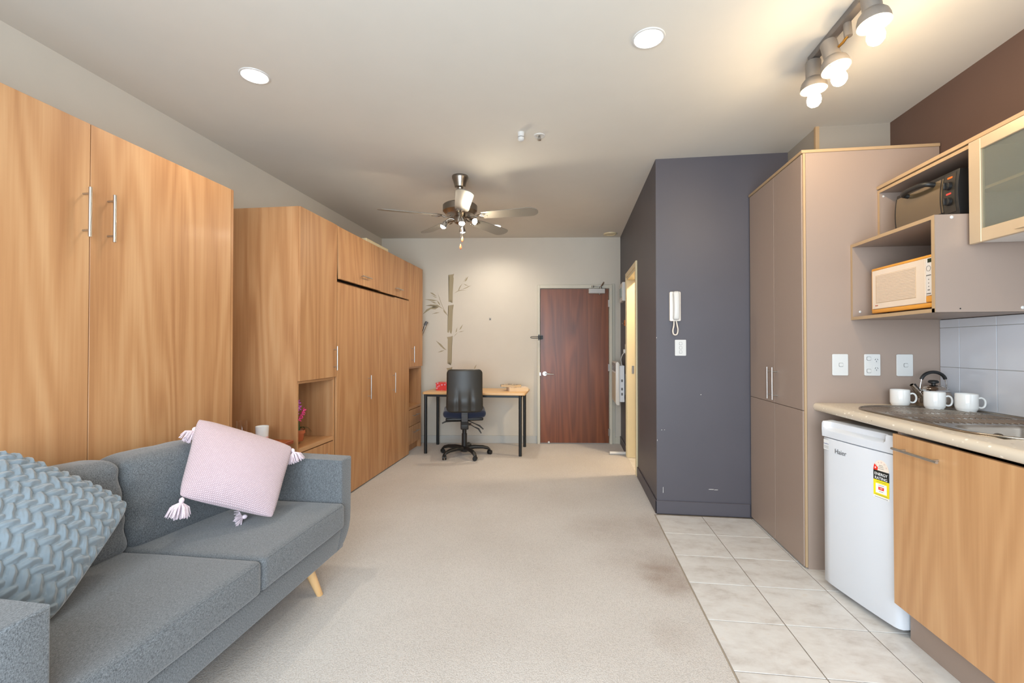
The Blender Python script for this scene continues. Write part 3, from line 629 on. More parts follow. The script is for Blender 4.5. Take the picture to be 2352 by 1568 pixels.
text('logo', 'Haier', 0.034, FM(-0.132, 0.738, fx(-0.132)-0.0006), GREYP, fg, False)
RED = plain('sticker_red', lin(226, 44, 24), 0.5); YEL = plain('sticker_yellow', lin(240, 220, 20), 0.5); BLK = plain('sticker_black', lin(30, 32, 28), 0.5); CRM = plain('sticker_cream', lin(236, 222, 206), 0.5); WHT = plain('sticker_white', lin(238, 236, 232), 0.5); PNK = plain('sticker_star_pink', lin(226, 196, 182), 0.5); INK = plain('ink_grey', lin(110, 108, 104), 0.6)
def stick(name, y0, y1, z0, z1, mat, parent, d=0.0, poly=None):
    bm = nb()
    if poly: vs = [bm.verts.new((fx(y)-d, y, z)) for y, z in poly]
    else: vs = [bm.verts.new((fx(y)-d, y, z)) for y, z in ((y0, z0), (y1, z0), (y1, z1), (y0, z1))]
    f = bm.faces.new(vs); r = bmesh.ops.extrude_face_region(bm, geom=[f]); bmesh.ops.translate(bm, verts=[g for g in r['geom'] if isinstance(g, bmesh.types.BMVert)], vec=(-0.0002, 0, 0))
    return obj(name, bm, mat, parent, world=False)
ya, yb = -0.328, -0.408; ym = (ya+yb)/2; z1, z2 = 0.632, 0.748      # sticker box
hw = (ya-yb)/2
st = stick('energy_sticker', ya, yb, 0.580, 0.592, WHT, fg)
stick('yellow_band', ya, yb, 0.592, 0.664, YEL, st, 0.0002)
stick('white_panel', ya-0.012, yb+0.012, 0.604, 0.648, WHT, st, 0.0005)
stick('red_panel', ya-0.026, yb+0.026, 0.620, 0.634, RED, st, 0.0008)
stick('black_band', ya, yb, 0.664, 0.708, BLK, st, 0.0002)
arc = [(ya, 0.708), (yb, 0.708)]+[(ym-hw*math.cos(PI*k/14), 0.708+hw*1.25*math.sin(PI*k/14)) for k in range(1, 14)]
stick('star_arc', 0, 0, 0, 0, CRM, st, 0.0002, poly=arc)
stick('red_wedge', 0, 0, 0, 0, RED, st, 0.0005, poly=[(ya, 0.708), (ya-0.022, 0.708), (ya-0.024, 0.722), (ya-0.006, 0.736), (ya-0.002, 0.722)])
def star(cy_, cz_, r, mat):
    stick('star', 0, 0, 0, 0, mat, st, 0.0007, poly=[(cy_+r*(1 if k % 2 == 0 else 0.45)*math.sin(PI*k/5), cz_+r*(1 if k % 2 == 0 else 0.45)*math.cos(PI*k/5)) for k in range(10)])
star(ya-0.011, 0.719, 0.0055, WHT)
for k in range(1, 6):
    a = PI*k/6.2+0.12; star(ym+hw*0.76*math.cos(a), 0.710+hw*0.96*math.sin(a), 0.0055, PNK)
text('energy_text', 'ENERGY\nRATING', 0.0185, FM(ym, 0.682, fx(ym)-0.0014), WHT, st, False)
text('number_text', '249', 0.011, FM(ym, 0.627, fx(ym)-0.0013), CRM, st, False, 0.0001)
for z, wd_ in ((0.733, 0.02), (0.726, 0.026), (0.718, 0.028), (0.641, 0.03), (0.613, 0.022), (0.656, 0.05), (0.597, 0.064), (0.585, 0.068)):
    stick('print_line', ym+wd_/2, ym-wd_/2, z-0.0008, z+0.0008, INK, st, 0.001)
s3_ = stick('corner_sticker', -0.012, -0.052, 0.732, 0.785, plain('sticker_pale', lin(222, 222, 220), 0.4), fg)
text('sticker_text', 'Healthline', 0.0082, FM(-0.032, 0.764, fx(-0.032)-0.0008), plain('ink_blue', lin(60, 70, 130), 0.5), s3_, False, 0.0001)
for z in (0.752, 0.747, 0.741): stick('print_line', -0.016, -0.048, z-0.0006, z+0.0006, INK, s3_, 0.0006)
# ---- wall shelf units
ls = thing('microwave_shelf', 'taupe open shelf box holding the microwave, fixed to the tall cupboard', 'shelf', (1.8, 2.5, 1.43))
UX = 1.592
def cream_panel(name, x0, x1, y0, y1, z0, z1, parent, edges):
    o = obj(name, B(x0, x1, y0, y1, z0, z1), TAUPE, parent)
    for e in edges:
        if e == 'x': bm = B(x0-0.0015, x0+0.0005, y0, y1, z0, z1)
        if e == 'y': bm = B(x0, x1, y0-0.001, y0+0.0005, z0, z1)
        obj('edge_band', bm, CREAME, o)
    return o
cream_panel('bottom_board', UX, 2.045, 2.225, 2.829, 1.432, 1.449, ls, 'x')
cream_panel('top_board', UX, 2.045, 2.241, 2.829, 1.845, 1.862, ls, 'x')
cream_panel('near_side_board', UX, 2.045, 2.223, 2.241, 1.432, 1.862, ls, 'x')
cream_panel('far_side_board', UX, 2.045, 2.814, 2.829, 1.449, 1.845, ls, 'x')
obj('back_board', B(2.033, 2.045, 2.241, 2.814, 1.449, 1.845), TAUPE, ls)
for x, z, Y in ((1.66, 1.849, 2.2225), (1.93, 1.449, 2.2225)):
    bm = nb(); lathe(bm, [(0.0075, 0), (0.0065, 0.002), (0.002, 0.0035)], (x, Y, z), (0, -1, 0), 16); obj('screw_cap', bm, WHITEP, ls, smooth=60)
bm = nb(); cyl(bm, (1.69, 2.2235, 1.447), (1.69, 2.2222, 1.447), 0.003, seg=10); obj('screw_hole', bm, BLACKP, ls)
bm = nb(); lathe(bm, [(0.007, 0), (0.006, 0.002), (0.002, 0.003)], (1.63, 2.8135, 1.478), (0, -1, 0), 16); obj('screw_cap', bm, WHITEP, ls, smooth=60)
us = thing('wall_cabinet', 'long wall cabinet with open toaster oven bay and aluminium framed frosted glass door', 'cabinet', (1.9, 2.2, 1.86))
VX = 1.736
cream_panel('top_board', VX, 2.045, 1.3, 2.829, 2.150, 2.166, us, 'x')
obj('light_rail', B(VX-0.006, 2.05, 1.3, 2.829, 2.172, 2.190, 0.001), CREAME, us)
cream_panel('far_side_board', VX, 2.045, 2.813, 2.829, 1.862, 2.150, us, 'x')
cream_panel('divider_board', VX, 2.045, 2.203, 2.221, 1.738, 2.150, us, 'x')
obj('back_board', B(2.035, 2.05, 1.3, 2.813, 1.738, 2.150), TAUPE, us)
obj('bottom_board', B(VX, 2.045, 1.3, 2.203, 1.730, 1.746), plain('white_board', lin(222, 216, 210), 0.5), us)
obj('side_board', B(VX, 2.045, 1.3, 1.318, 1.746, 2.15), TAUPE, us)
obj('inner_shelf', B(VX+0.001, 2.03, 1.318, 2.203, 1.945, 1.957), CREAME, us)
bm = nb(); lathe(bm, [(0.006, 0), (0.005, 0.002)], (1.755, 2.8125, 2.130), (0, -1, 0), 12); obj('screw_cap', bm, WHITEP, us, smooth=60)
gd = obj('glass_door', B(VX-0.014, VX-0.009, 1.69, 2.15, 1.775, 2.120), FROST, us)
bm = nb(); box(bm, VX-0.022, VX-0.003, 2.148, 2.206, 1.722, 2.163, 0.002); box(bm, VX-0.022, VX-0.003, 1.63, 1.688, 1.722, 2.163, 0.002)
box(bm, VX-0.0219, VX-0.0031, 1.688, 2.148, 1.722, 1.778, 0.002); box(bm, VX-0.0219, VX-0.0031, 1.688, 2.148, 2.114, 2.163, 0.002); obj('door_frame', bm, ALU, us)
obj('door_handle', B(VX-0.035, VX-0.022, 1.90, 1.99, 1.735, 1.742), ALU, us)
obj('glass_door', B(VX-0.014, VX-0.009, 1.355, 1.575, 1.775, 2.120), FROST, us)
bm = nb(); box(bm, VX-0.022, VX-0.003, 1.572, 1.627, 1.722, 2.163, 0.002); box(bm, VX-0.022, VX-0.003, 1.302, 1.357, 1.722, 2.163, 0.002)
box(bm, VX-0.0219, VX-0.0031, 1.357, 1.572, 1.722, 1.778, 0.002); box(bm, VX-0.0219, VX-0.0031, 1.357, 1.572, 2.114, 2.163, 0.002); obj('door_frame', bm, ALU, us)
# crockery behind the frosted glass
for k, (y, r) in enumerate(((2.06, 0.06), (1.9, 0.07))):
    bm = nb(); 
    for j in range(4): lathe(bm, [(r*0.6, 0.746+1+j*0.012), (r, 0.756+1+j*0.012), (r*0.98, 0.758+1+j*0.012), (r*0.55, 0.750+1+j*0.012)], (1.88, y, 0), seg=20)
    tag(obj('plate_stack', bm, CERAM, smooth=40), ['stack of white plates behind the frosted cabinet glass, nearer the toaster oven', 'stack of wider white plates behind the frosted cabinet glass, at the right'][k], 'plates')
# ---- toaster oven
to = thing('toaster_oven', 'black toaster oven with glass door and two knobs in the upper bay', 'oven', (1.85, 2.5, 1.863))
OY0, OY1 = 2.30, 2.705
def ox(t): return 1.752-0.010*math.sin(PI*min(1, t))+0.002*t      # curved front, t = 0 bottom .. 1 top
OZ0, OZ1 = 1.884, 2.092
prof = [(ox(k/10), OZ0+(OZ1-OZ0)*k/10) for k in range(11)]+[(2.0, OZ1), (2.0, OZ0)]
bm = nb(); prism(bm, prof, 'y', OY0, OY1, 0.004); obj('body', bm, BLACKP, to, smooth=35)
def curved(y0, y1, t0, t1, d, n=8):
    bm = nb(); A = []
    for k in range(n+1):
        t = t0+(t1-t0)*k/n; A.append([bm.verts.new((ox(t)-d, y, OZ0+(OZ1-OZ0)*t)) for y in (y0, y1)]+[bm.verts.new((ox(t)-d+0.004, y, OZ0+(OZ1-OZ0)*t)) for y in (y1, y0)])
    skin(bm, A, True); return bm
dr = obj('door', curved(OY0+0.085, OY1-0.006, 0.14, 0.91, 0.003), plain('oven_door_glass', lin(108, 92, 68), 0.12, 0.3, coat=0.6), to, smooth=35)
bm = nb(); 
for yy in (OY0+0.09, OY1-0.012):
    b2 = curved(yy, yy+0.007, 0.14, 0.91, 0.0035); me = bpy.data.meshes.new('t'); b2.to_mesh(me); b2.free(); bm.from_mesh(me)
obj('door_edge', bm, BLACKP, dr, smooth=35)
bm = nb(); x_ = ox(0.86); zz = OZ0+(OZ1-OZ0)*0.86
tube(bm, cr([(x_, 2.61, zz), (x_-0.03, 2.605, zz+0.006), (x_-0.042, 2.57, zz+0.01), (x_-0.044, 2.52, zz+0.011), (x_-0.042, 2.475, zz+0.01), (x_-0.03, 2.445, zz+0.006), (x_, 2.44, zz)]), 0.012, 12); obj('handle', bm, BLACKP, dr, smooth=60)
pn = obj('control_panel', curved(OY0+0.014, OY0+0.078, 0.08, 0.95, 0.002), plain('panel_dark', lin(46, 42, 36), 0.35), to, smooth=35)
for t in (0.68, 0.33):
    z = OZ0+(OZ1-OZ0)*t; bm = nb(); lathe(bm, [(0.0195, 0), (0.018, 0.012), (0.012, 0.014)], (ox(t)-0.003, OY0+0.046, z), (-1, 0, 0), 24); box(bm, ox(t)-0.027, ox(t)-0.014, OY0+0.042, OY0+0.050, z-0.016, z+0.016, 0.002); obj('knob', bm, BLACKP, pn, smooth=40)
for t, c in ((0.86, (240, 110, 30)), (0.50, (220, 70, 60))):
    z = OZ0+(OZ1-OZ0)*t; bm = nb(); prism(bm, rrect(0.028, 0.008, 0.0035, 3, OY0+0.046, z), 'x', ox(t)-0.0035, ox(t)-0.001); obj('red_marking', bm, plain('mark%d' % c[0], lin(*c), 0.5), pn)
for y in (OY0+0.04, OY1-0.04):
    for x in (1.775, 1.97): obj('foot', cyl(nb(), (x, y, 1.862), (x, y, 1.886), 0.012, seg=12), BLACKP, to)
bm = nb(); tube(bm, [(1.9, 2.298, 1.90), (1.84, 2.275, 1.88), (1.80, 2.262, 1.873), (1.83, 2.255, 1.872), (1.95, 2.262, 1.872)], 0.0045, 8); obj('power_cord', bm, BLACKP, to, smooth=60)
# ---- microwave
mw = thing('microwave', 'cream microwave with orange edges on the lower open shelf', 'microwave', (1.8, 2.5, 1.449))
MX = 1.645; ORANGE = plain('aged_orange_plastic', lin(226, 158, 62), 0.45); CRMP = plain('cream_plastic', lin(226, 208, 188), 0.4)
my0, my1, mz0, mz1 = 2.262, 2.738, 1.462, 1.706
obj('body', B(MX+0.02, 1.98, my0, my1, mz0, mz1, 0.004), CRMP, mw)
bm = nb(); box(bm, MX, MX+0.03, my0, my1, mz0, mz0+0.022, 0.004, 2); box(bm, MX, MX+0.03, my0, my1, mz1-0.013, mz1, 0.004, 2); box(bm, MX, MX+0.03, my1-0.008, my1, mz0+0.01, mz1-0.006, 0.003); obj('orange_trim', bm, ORANGE, mw, smooth=30)
dr = obj('door', B(MX-0.002, MX+0.02, 2.352, my1-0.008, mz0+0.0225, mz1-0.0135, 0.002), CRMP, mw)
wn_ = obj('window', B(MX-0.003, MX, 2.408, 2.700, mz0+0.052, mz1-0.042, 0.001), plain('window_beige', lin(206, 180, 150), 0.35), dr)
for k in range(20):
    z = mz0+0.058+k*0.0072; obj('window_slat', B(MX-0.0045, MX-0.0025, 2.414, 2.690, z, z+0.0034), CRMP, dr)
obj('control_panel', B(MX-0.001, MX+0.02, my0+0.002, 2.350, mz0+0.055, mz1-0.0135, 0.002), plain('panel_pale', lin(228, 224, 220), 0.4), mw)
obj('door_button', B(MX-0.002, MX+0.02, my0+0.002, 2.350, mz0+0.024, mz0+0.0535, 0.003), ORANGE, mw)
obj('display', B(MX-0.002, MX, my0+0.03, 2.338, mz1-0.036, mz1-0.018), plain('display_green', lin(40, 52, 30), 0.2), mw)
for z, r in ((1.643, 0.013),):
    bm = nb(); lathe(bm, [(r, 0), (r, 0.001), (r-0.0015, 0.001), (r-0.0015, 0)], (MX-0.001, 2.333, z), (-1, 0, 0), 24, cap=False); obj('dial_print', bm, INK, mw)
for z, wd_ in ((1.611, 0.028), (1.592, 0.004), (1.575, 0.004), (1.559, 0.004), (1.543, 0.012), (1.526, 0.024)):
    obj('button_print', B(MX-0.0018, MX-0.0005, 2.333-wd_/2, 2.333+wd_/2, z-0.0022, z+0.0022), INK, mw)
obj('logo_mark', B(MX-0.003, MX-0.001, 2.683, 2.704, mz0+0.037, mz0+0.043), plain('mark_rust', lin(178, 110, 92), 0.5), mw)
obj('foot', B(MX+0.03, MX+0.06, 2.66, 2.69, 1.449, 1.463), BLACKP, mw); obj('foot', B(MX+0.03, MX+0.06, 2.30, 2.33, 1.449, 1.463), BLACKP, mw); obj('foot', B(1.92, 1.95, 2.66, 2.69, 1.449, 1.463), BLACKP, mw); obj('foot', B(1.92, 1.95, 2.30, 2.33, 1.449, 1.463), BLACKP, mw)
# ---- kettle
kt = thing('kettle', 'stainless stovetop kettle with black arched handle behind the white mugs', 'kettle', (1.945, 2.735, CT))
kc = (1.945, 2.735, CT)
KMET = plain('kettle_steel', lin(196, 182, 168), 0.12, 1.0)
bm = nb(); lathe(bm, [(0.03, 0.001), (0.072, 0.001), (0.078, 0.008), (0.079, 0.03), (0.077, 0.055), (0.068, 0.08), (0.055, 0.096), (0.052, 0.098)], kc, seg=48); obj('body', bm, KMET, kt, smooth=50)
bm = nb(); lathe(bm, [(0.066, 0.0825), (0.0695, 0.0825), (0.0695, 0.086), (0.060, 0.092)], kc, seg=48, cap=False); obj('shoulder_ring', bm, CHROME, kt, smooth=50)
bm = nb(); lathe(bm, [(0.053, 0.096), (0.05, 0.105), (0.03, 0.114), (0.012, 0.117)], kc, seg=40); lid = obj('lid', bm, KMET, kt, smooth=50)
bm = nb(); lathe(bm, [(0.009, 0.116), (0.010, 0.124), (0.022, 0.128), (0.023, 0.136), (0.017, 0.142), (0.006, 0.143)], kc, seg=28); obj('knob', bm, BLACKP, lid, smooth=50)
dx, dy = Rv.x, Rv.y                                  # handle spans across the view
hp = lambda u, z: (kc[0]+dx*u, kc[1]+dy*u, CT+z)
bm = nb(); tube(bm, [hp(0.066*math.cos(a), 0.138+0.048*math.sin(a)) for a in [math.radians(12+156*k/14) for k in range(15)]], 0.0085, 12, ry=0.0085); obj('handle_grip', bm, BLACKP, kt, smooth=60)
for s in (-1, 1):
    bm = nb(); tube(bm, [hp(s*0.074, 0.094), hp(s*0.070, 0.12), hp(s*0.064, 0.15)], 0.0028, 8); o = obj('handle_wire', bm, CHROME, kt, smooth=60)
    bm = nb(); cyl(bm, hp(s*0.062, 0.088), hp(s*0.079, 0.096), 0.005, seg=10); obj('handle_joint', bm, CHROME, kt, smooth=40)
bm = nb(); sp = [hp(-0.066, 0.055), hp(-0.09, 0.085), hp(-0.118, 0.118)]; tube(bm, sp, [0.016, 0.012, 0.009], 16, cap=False); obj('spout', bm, KMET, kt, smooth=60)
bm = nb(); tube(bm, [hp(-0.073, 0.09), hp(-0.088, 0.103), hp(-0.101, 0.122)], 0.004, 8); obj('spout_lever', bm, BLACKP, kt, smooth=60)
# ---- mugs (handle towards the sink side)
mg = thing('mug', 'white mug furthest left, beside the cupboard side panel', 'mug', (1.792, 2.75, CT), group='white mugs on the worktop')
bm = nb(); lathe(bm, [(0.036, 0.0), (0.037, 0.007), (0.041, 0.012), (0.0435, 0.022), (0.0435, 0.088), (0.0425, 0.090), (0.041, 0.088), (0.041, 0.017), (0.01, 0.012)], seg=40); obj('cup_body', bm, CERAM, mg, False, smooth=40)
bm = nb(); h = Vector((0.93, -0.37, 0)); cpts = [h*0.042+Vector((0, 0, 0.068)), h*0.054+Vector((0, 0, 0.071)), h*0.065+Vector((0, 0, 0.062)), h*0.068+Vector((0, 0, 0.044)), h*0.063+Vector((0, 0, 0.028)), h*0.053+Vector((0, 0, 0.022)), h*0.041+Vector((0, 0, 0.025))]
tube(bm, cr(cpts), 0.0048, 12, ry=0.0065); obj('cup_handle', bm, CERAM, mg, False, smooth=60)
for loc, lb in (((1.862, 2.612, CT+0.0), 'white mug in the middle, right in front of the kettle'), ((1.950, 2.535, CT+0.0), 'white mug furthest right, nearest the sink and tiled wall')):
    c = copytree(mg); c.location = loc; c['label'] = lb
mg.location = (1.780, 2.735, CT)
# ---- intercom handset
ic = thing('intercom', 'cream wall intercom handset with looped cord on the charcoal wall', 'intercom', (0.79, 3.63, 1.59))
bm = nb(); prism(bm, rrect(0.082, 0.226, 0.01, 4, 0.792, 1.588), 'y', 3.60, 3.63, 0.005); obj('base', bm, plain('cream_phone', lin(226, 218, 208), 0.35), ic, smooth=40)
hs = softbox(0.771, 0.813, 3.553, 3.590, 1.484, 1.700, 0.014, (0, 0, 0), 10, fn=lambda q, H: Vector((q.x*(1+0.12*(abs(q.z)/H.z)**3), q.y+(0.010*(1-(q.z/H.z)**2)*-1 if q.y < 0 else 0.012*(1-(q.z/H.z)**4)*-1), q.z)))
for v in hs.verts: v.co.y += 0.012 if abs(v.co.z-1.592) > 0.075 and v.co.y > 3.57 else 0
obj('handset', hs, WHITEP, ic, smooth=60)
bm = nb(); tube(bm, cr([(0.782, 3.60, 1.478), (0.779, 3.595, 1.44), (0.772, 3.595, 1.405), (0.776, 3.595, 1.378), (0.79, 3.595, 1.370), (0.804, 3.595, 1.38), (0.809, 3.595, 1.41), (0.804, 3.595, 1.44), (0.798, 3.60, 1.478)]), 0.0055, 8); obj('cord', bm, plain('cord_cream', lin(216, 204, 190), 0.6), ic, smooth=60)
# ---- hallway wall items beyond the bathroom doorway
ht = thing('panel_heater', 'white electric panel heater mounted on the hallway wall beside the brown door', 'heater', (0.6, 5.75, 0.8))
bm = nb(); prism(bm, [(0.532, 0.60), (0.545, 0.585), (0.575, 0.585), (0.575, 1.075), (0.56, 1.098), (0.54, 1.098), (0.532, 1.08)], 'y', 5.53, 6.05, 0.004); hb = obj('front_case', bm, WHITEP, ht, smooth=35)
obj('rear_case', B(0.575, 0.635, 5.55, 6.03, 0.62, 1.055, 0.004), plain('heater_grey', lin(206, 208, 212), 0.4), ht)
for k in range(9): obj('grille_slat', B(0.529, 0.534, 5.56, 6.02, 0.985+k*0.011, 0.990+k*0.011), GREYP, hb)
obj('front_glass', B(0.530, 0.533, 5.56, 6.02, 0.62, 0.96), plain('heater_beige', lin(196, 190, 172), 0.5), hb)
obj('bracket', B(0.635, 0.656, 5.6, 5.98, 0.7, 0.95), GREYP, ht)
for z in (0.86, 0.76, 0.70): obj('control_mark', B(0.595, 0.615, 5.548, 5.551, z, z+0.03), GREYP, ht)
fb_ = thing('fuse_box', 'grey white switchboard box high on the hallway wall', 'fuse box', (0.63, 5.7, 1.95))
obj('case', B(0.612, 0.656, 5.56, 5.86, 1.83, 2.055, 0.004), WHITEP, fb_); obj('cover_window', B(0.607, 0.614, 5.60, 5.82, 1.88, 2.0, 0.002), plain('smoky_cover', lin(150, 170, 172), 0.2), fb_)
hk = thing('coat_hook', 'orange and steel coat hook on the hallway wall above the outlet', 'hook', (0.65, 5.58, 1.55))
obj('block', B(0.638, 0.656, 5.54, 5.62, 1.53, 1.60, 0.004), plain('orange_wood', lin(196, 112, 50), 0.5), hk); bm = nb(); tube(bm, [(0.638, 5.56, 1.555), (0.618, 5.55, 1.55), (0.608, 5.55, 1.565)], 0.006, 8); obj('peg', bm, STEEL, hk, smooth=60)
po = thing('power_outlet', 'white outlet with plugged in cord on the hallway wall above the heater', 'outlet', (0.65, 5.56, 1.26))
obj('face_plate', B(0.645, 0.656, 5.51, 5.60, 1.19, 1.31, 0.003), WHITEP, po); obj('plug', B(0.622, 0.645, 5.535, 5.575, 1.205, 1.25, 0.004), WHITEP, po)
bm = nb(); tube(bm, cr([(0.628, 5.55, 1.205), (0.61, 5.56, 1.18), (0.60, 5.60, 1.13), (0.606, 5.62, 1.09), (0.61, 5.62, 1.05)]), 0.005, 8); obj('heater_cord', bm, WHITEP, ht, smooth=60)
bm = nb(); tube(bm, [(0.47, 5.255, 0.022), (0.64, 5.50, 0.022)], 0.019, 14); bm.free(); bm = nb(); tube(bm, [(0.455, 5.52, 0.020), (0.643, 5.53, 0.020)], 0.0195, 16)
tag(obj('door_stop_tube', bm, WHITEP, smooth=40), 'white tube door stop lying at the hallway skirting by the doorway', 'door stop')
# ---- ceiling fittings
def downlight(x, y, label, pw):
    t = thing('downlight', label, 'downlight', (x, y, CEIL), group='recessed ceiling downlights')
    bm = nb(); lathe(bm, [(0.076, 0), (0.074, -0.004), (0.066, -0.005), (0.064, -0.001)], (x, y, CEIL), seg=40, cap=False); obj('trim_ring', bm, WHITEP, t, smooth=40)
    bm = nb(); cyl(bm, (x, y, CEIL-0.002), (x, y, CEIL-0.0035), 0.064, seg=36); obj('glowing_lens', bm, DISC, t)
    l = lamp('downlight_beam', 'SPOT', (x, y, CEIL-0.012), pw, NEUT, spot_size=math.radians(150), spot_blend=0.9, shadow_soft_size=0.06)
downlight(-1.682, 2.231, 'glowing ceiling downlight above the sofa, at the left', 28)
downlight(0.366, 2.195, 'glowing ceiling downlight in the middle near the track light', 28)
downlight(-0.9, 5.40, 'ceiling downlight near the far wall, seen past a fan blade', 42)
sd = thing('ceiling_sensor', 'small white cylindrical sensor hanging from the ceiling left of the sprinkler', 'sensor', (-0.333, 3.06, CEIL))
bm = nb(); lathe(bm, [(0.024, 0), (0.022, -0.030)], (-0.333, 3.06, CEIL), seg=28); obj('mount', bm, WHITEP, sd, smooth=40)
bm = nb(); lathe(bm, [(0.019, -0.030), (0.019, -0.034)], (-0.333, 3.06, CEIL), seg=28); obj('dark_band', bm, BLACKP, sd, smooth=40)
bm = nb(); lathe(bm, [(0.022, -0.034), (0.0225, -0.048), (0.017, -0.055), (0.006, -0.058)], (-0.333, 3.06, CEIL), seg=28); obj('cap', bm, WHITEP, sd, smooth=40)
sr = thing('sprinkler', 'white ceiling fire sprinkler with round escutcheon', 'sprinkler', (-0.213, 3.12, CEIL))
bm = nb(); lathe(bm, [(0.040, 0), (0.039, -0.004), (0.030, -0.006), (0.020, -0.002)], (-0.213, 3.12, CEIL), seg=32, cap=False); obj('escutcheon', bm, WHITEP, sr, smooth=40)
bm = nb(); cyl(bm, (-0.213, 3.12, CEIL), (-0.213, 3.12, CEIL-0.03), 0.007, seg=12); lathe(bm, [(0.012, -0.030), (0.013, -0.032), (0.004, -0.034)], (-0.213, 3.12, CEIL), seg=16)
tube(bm, [(-0.222, 3.12, CEIL-0.014), (-0.225, 3.12, CEIL-0.024), (-0.215, 3.12, CEIL-0.031)], 0.002, 6); tube(bm, [(-0.204, 3.12, CEIL-0.014), (-0.201, 3.12, CEIL-0.024), (-0.211, 3.12, CEIL-0.031)], 0.002, 6); obj('sprinkler_head', bm, STEEL, sr, smooth=40)
bm = nb(); lathe(bm, [(0.085, 0), (0.082, -0.012), (0.06, -0.016), (0.055, -0.011), (0.03, -0.012), (0.002, -0.013)], (0.505, 5.95, CEIL), seg=36); tag(obj('ceiling_vent', bm, CREAMT, smooth=35), 'round cream vent disc on the ceiling above the brown door', 'vent')
# ---- ceiling fan
FX, FY = -0.935, 3.78
fn = thing('ceiling_fan', 'brushed nickel ceiling fan with five grey blades and spot lamps', 'ceiling fan', (FX, FY, CEIL))
BLADE = plain('fan_blade_grey', lin(128, 122, 112), 0.38)
bm = nb(); lathe(bm, [(0.068, 0), (0.070, -0.008), (0.068, -0.022), (0.058, -0.045), (0.050, -0.075), (0.046, -0.095), (0.03, -0.100)], (FX, FY, CEIL), seg=40); obj('canopy', bm, NICKEL, fn, smooth=35)
bm = nb(); lathe(bm, [(0.026, -0.098), (0.022, -0.112)], (FX, FY, CEIL), seg=24); cyl(bm, (FX, FY, CEIL-0.11), (FX, FY, CEIL-0.235), 0.011, seg=16); obj('downrod', bm, NICKEL, fn, smooth=40)
bm = nb(); lathe(bm, [(0.03, -0.222), (0.06, -0.232), (0.135, -0.245), (0.146, -0.255), (0.146, -0.304), (0.138, -0.310), (0.120, -0.332), (0.07, -0.344)], (FX, FY, CEIL), seg=48); obj('motor_housing', bm, NICKEL, fn, smooth=30)
bm = nb(); lathe(bm, [(0.045, -0.342), (0.050, -0.355), (0.050, -0.392), (0.046, -0.402), (0.034, -0.406), (0.018, -0.416), (0.004, -0.418)], (FX, FY, CEIL), seg=36); obj('switch_housing', bm, NICKEL, fn, smooth=30)
ZB = CEIL-0.348
for k in range(5):
    a = math.radians((-73, -7, 64, 134, 206)[k]); M = Matrix.Translation((FX, FY, ZB)) @ Matrix.Rotation(a, 4, 'Z')
    Mp = M @ Matrix.Translation((0.20, 0, 0)) @ Matrix.Rotation(math.radians(-12), 4, 'X')
    pts = [(0, -0.052), (0.06, -0.058)]+[(0.06+0.33*t, -0.058-0.012*t) for t in (0.5, 1)]+[(0.41+0.068*math.sin(x), -0.070*math.cos(x)) for x in [PI*j/12 for j in range(13)]]+[(0.06+0.33*t, 0.058+0.012*t) for t in (1, 0.5)]+[(0.06, 0.058), (0, 0.052)]
    bm = nb(); prism(bm, pts, 'z', -0.003, 0.003, 0.0015, 1); bm.transform(Mp); bl = obj('blade', bm, BLADE, fn, smooth=30)
    bm = nb(); tube(bm, [(0.05, 0, 0.02), (0.09, 0, -0.01), (0.13, 0, -0.012), (0.16, 0, 0.0)], 0.008, 8)
    for s in (-1, 1):
        tube(bm, [(0.155, 0, 0.0), (0.175, s*0.025, -0.004), (0.20, s*0.036, -0.004), (0.235, s*0.03, -0.006)], 0.0055, 8)
    tube(bm, [(0.155, 0, 0), (0.2, 0, -0.006), (0.245, 0, -0.006)], 0.0055, 8)
    bm.transform(M); obj('blade_bracket', bm, NICKEL, bl, smooth=60)
def fan_lamp(deg, tiltz, glow=True):
    a = math.radians(deg); d = Vector((math.cos(a), math.sin(a), 0)); base = Vector((FX, FY, CEIL-0.378)); p1 = base+d*0.085+Vector((0, 0, 0.012)); p2 = base+d*0.125-Vector((0, 0, 0.022))
    bm = nb(); tube(bm, [base+d*0.04, base+d*0.065+Vector((0, 0, 0.012)), p1, base+d*0.112+Vector((0, 0, -0.002)), p2], 0.008, 10); arm = obj('lamp_arm', bm, NICKEL, fn, smooth=60)
    ax = (d*math.cos(tiltz)-Vector((0, 0, math.sin(tiltz)))).normalized()
    bm = nb(); lathe(bm, [(0.014, -0.012), (0.019, -0.004), (0.024, 0.020), (0.030, 0.040), (0.028, 0.040), (0.022, 0.020), (0.012, 0.004)], p2, ax, 24, cap=False); obj('lamp_head', bm, CHROME, arm, smooth=40)
    bm = nb(); lathe(bm, [(0.004, 0.010), (0.012, 0.018), (0.020, 0.030), (0.023, 0.041), (0.019, 0.050), (0.009, 0.056), (0.002, 0.057)], p2, ax, 20); obj('bulb', bm, BULBF, arm, smooth=60)
fan_lamp(-166, 1.1); fan_lamp(-70, 1.35); fan_lamp(-28, 0.35); fan_lamp(95, 1.0)
# spare opal shade hanging open in front of the motor: upward tilted glass cone
for x, y, z0, z1 in ((-0.925, 3.76, CEIL-0.41, 2.115), (-0.908, 3.75, CEIL-0.41, 2.175)):
    bm = nb(); tube(bm, [(x, y, z0), (x, y, z1+0.03)], 0.0012, 6); ch = obj('pull_chain', bm, STEEL, fn)
    bm = nb(); lathe(bm, [(0.002, 0.036), (0.006, 0.028), (0.0105, 0.008), (0.008, -0.006), (0.002, -0.012)], (x, y, z1), seg=20); obj('chain_pendant', bm, plain('wood_bead', lin(196, 120, 80), 0.4), ch, smooth=60)
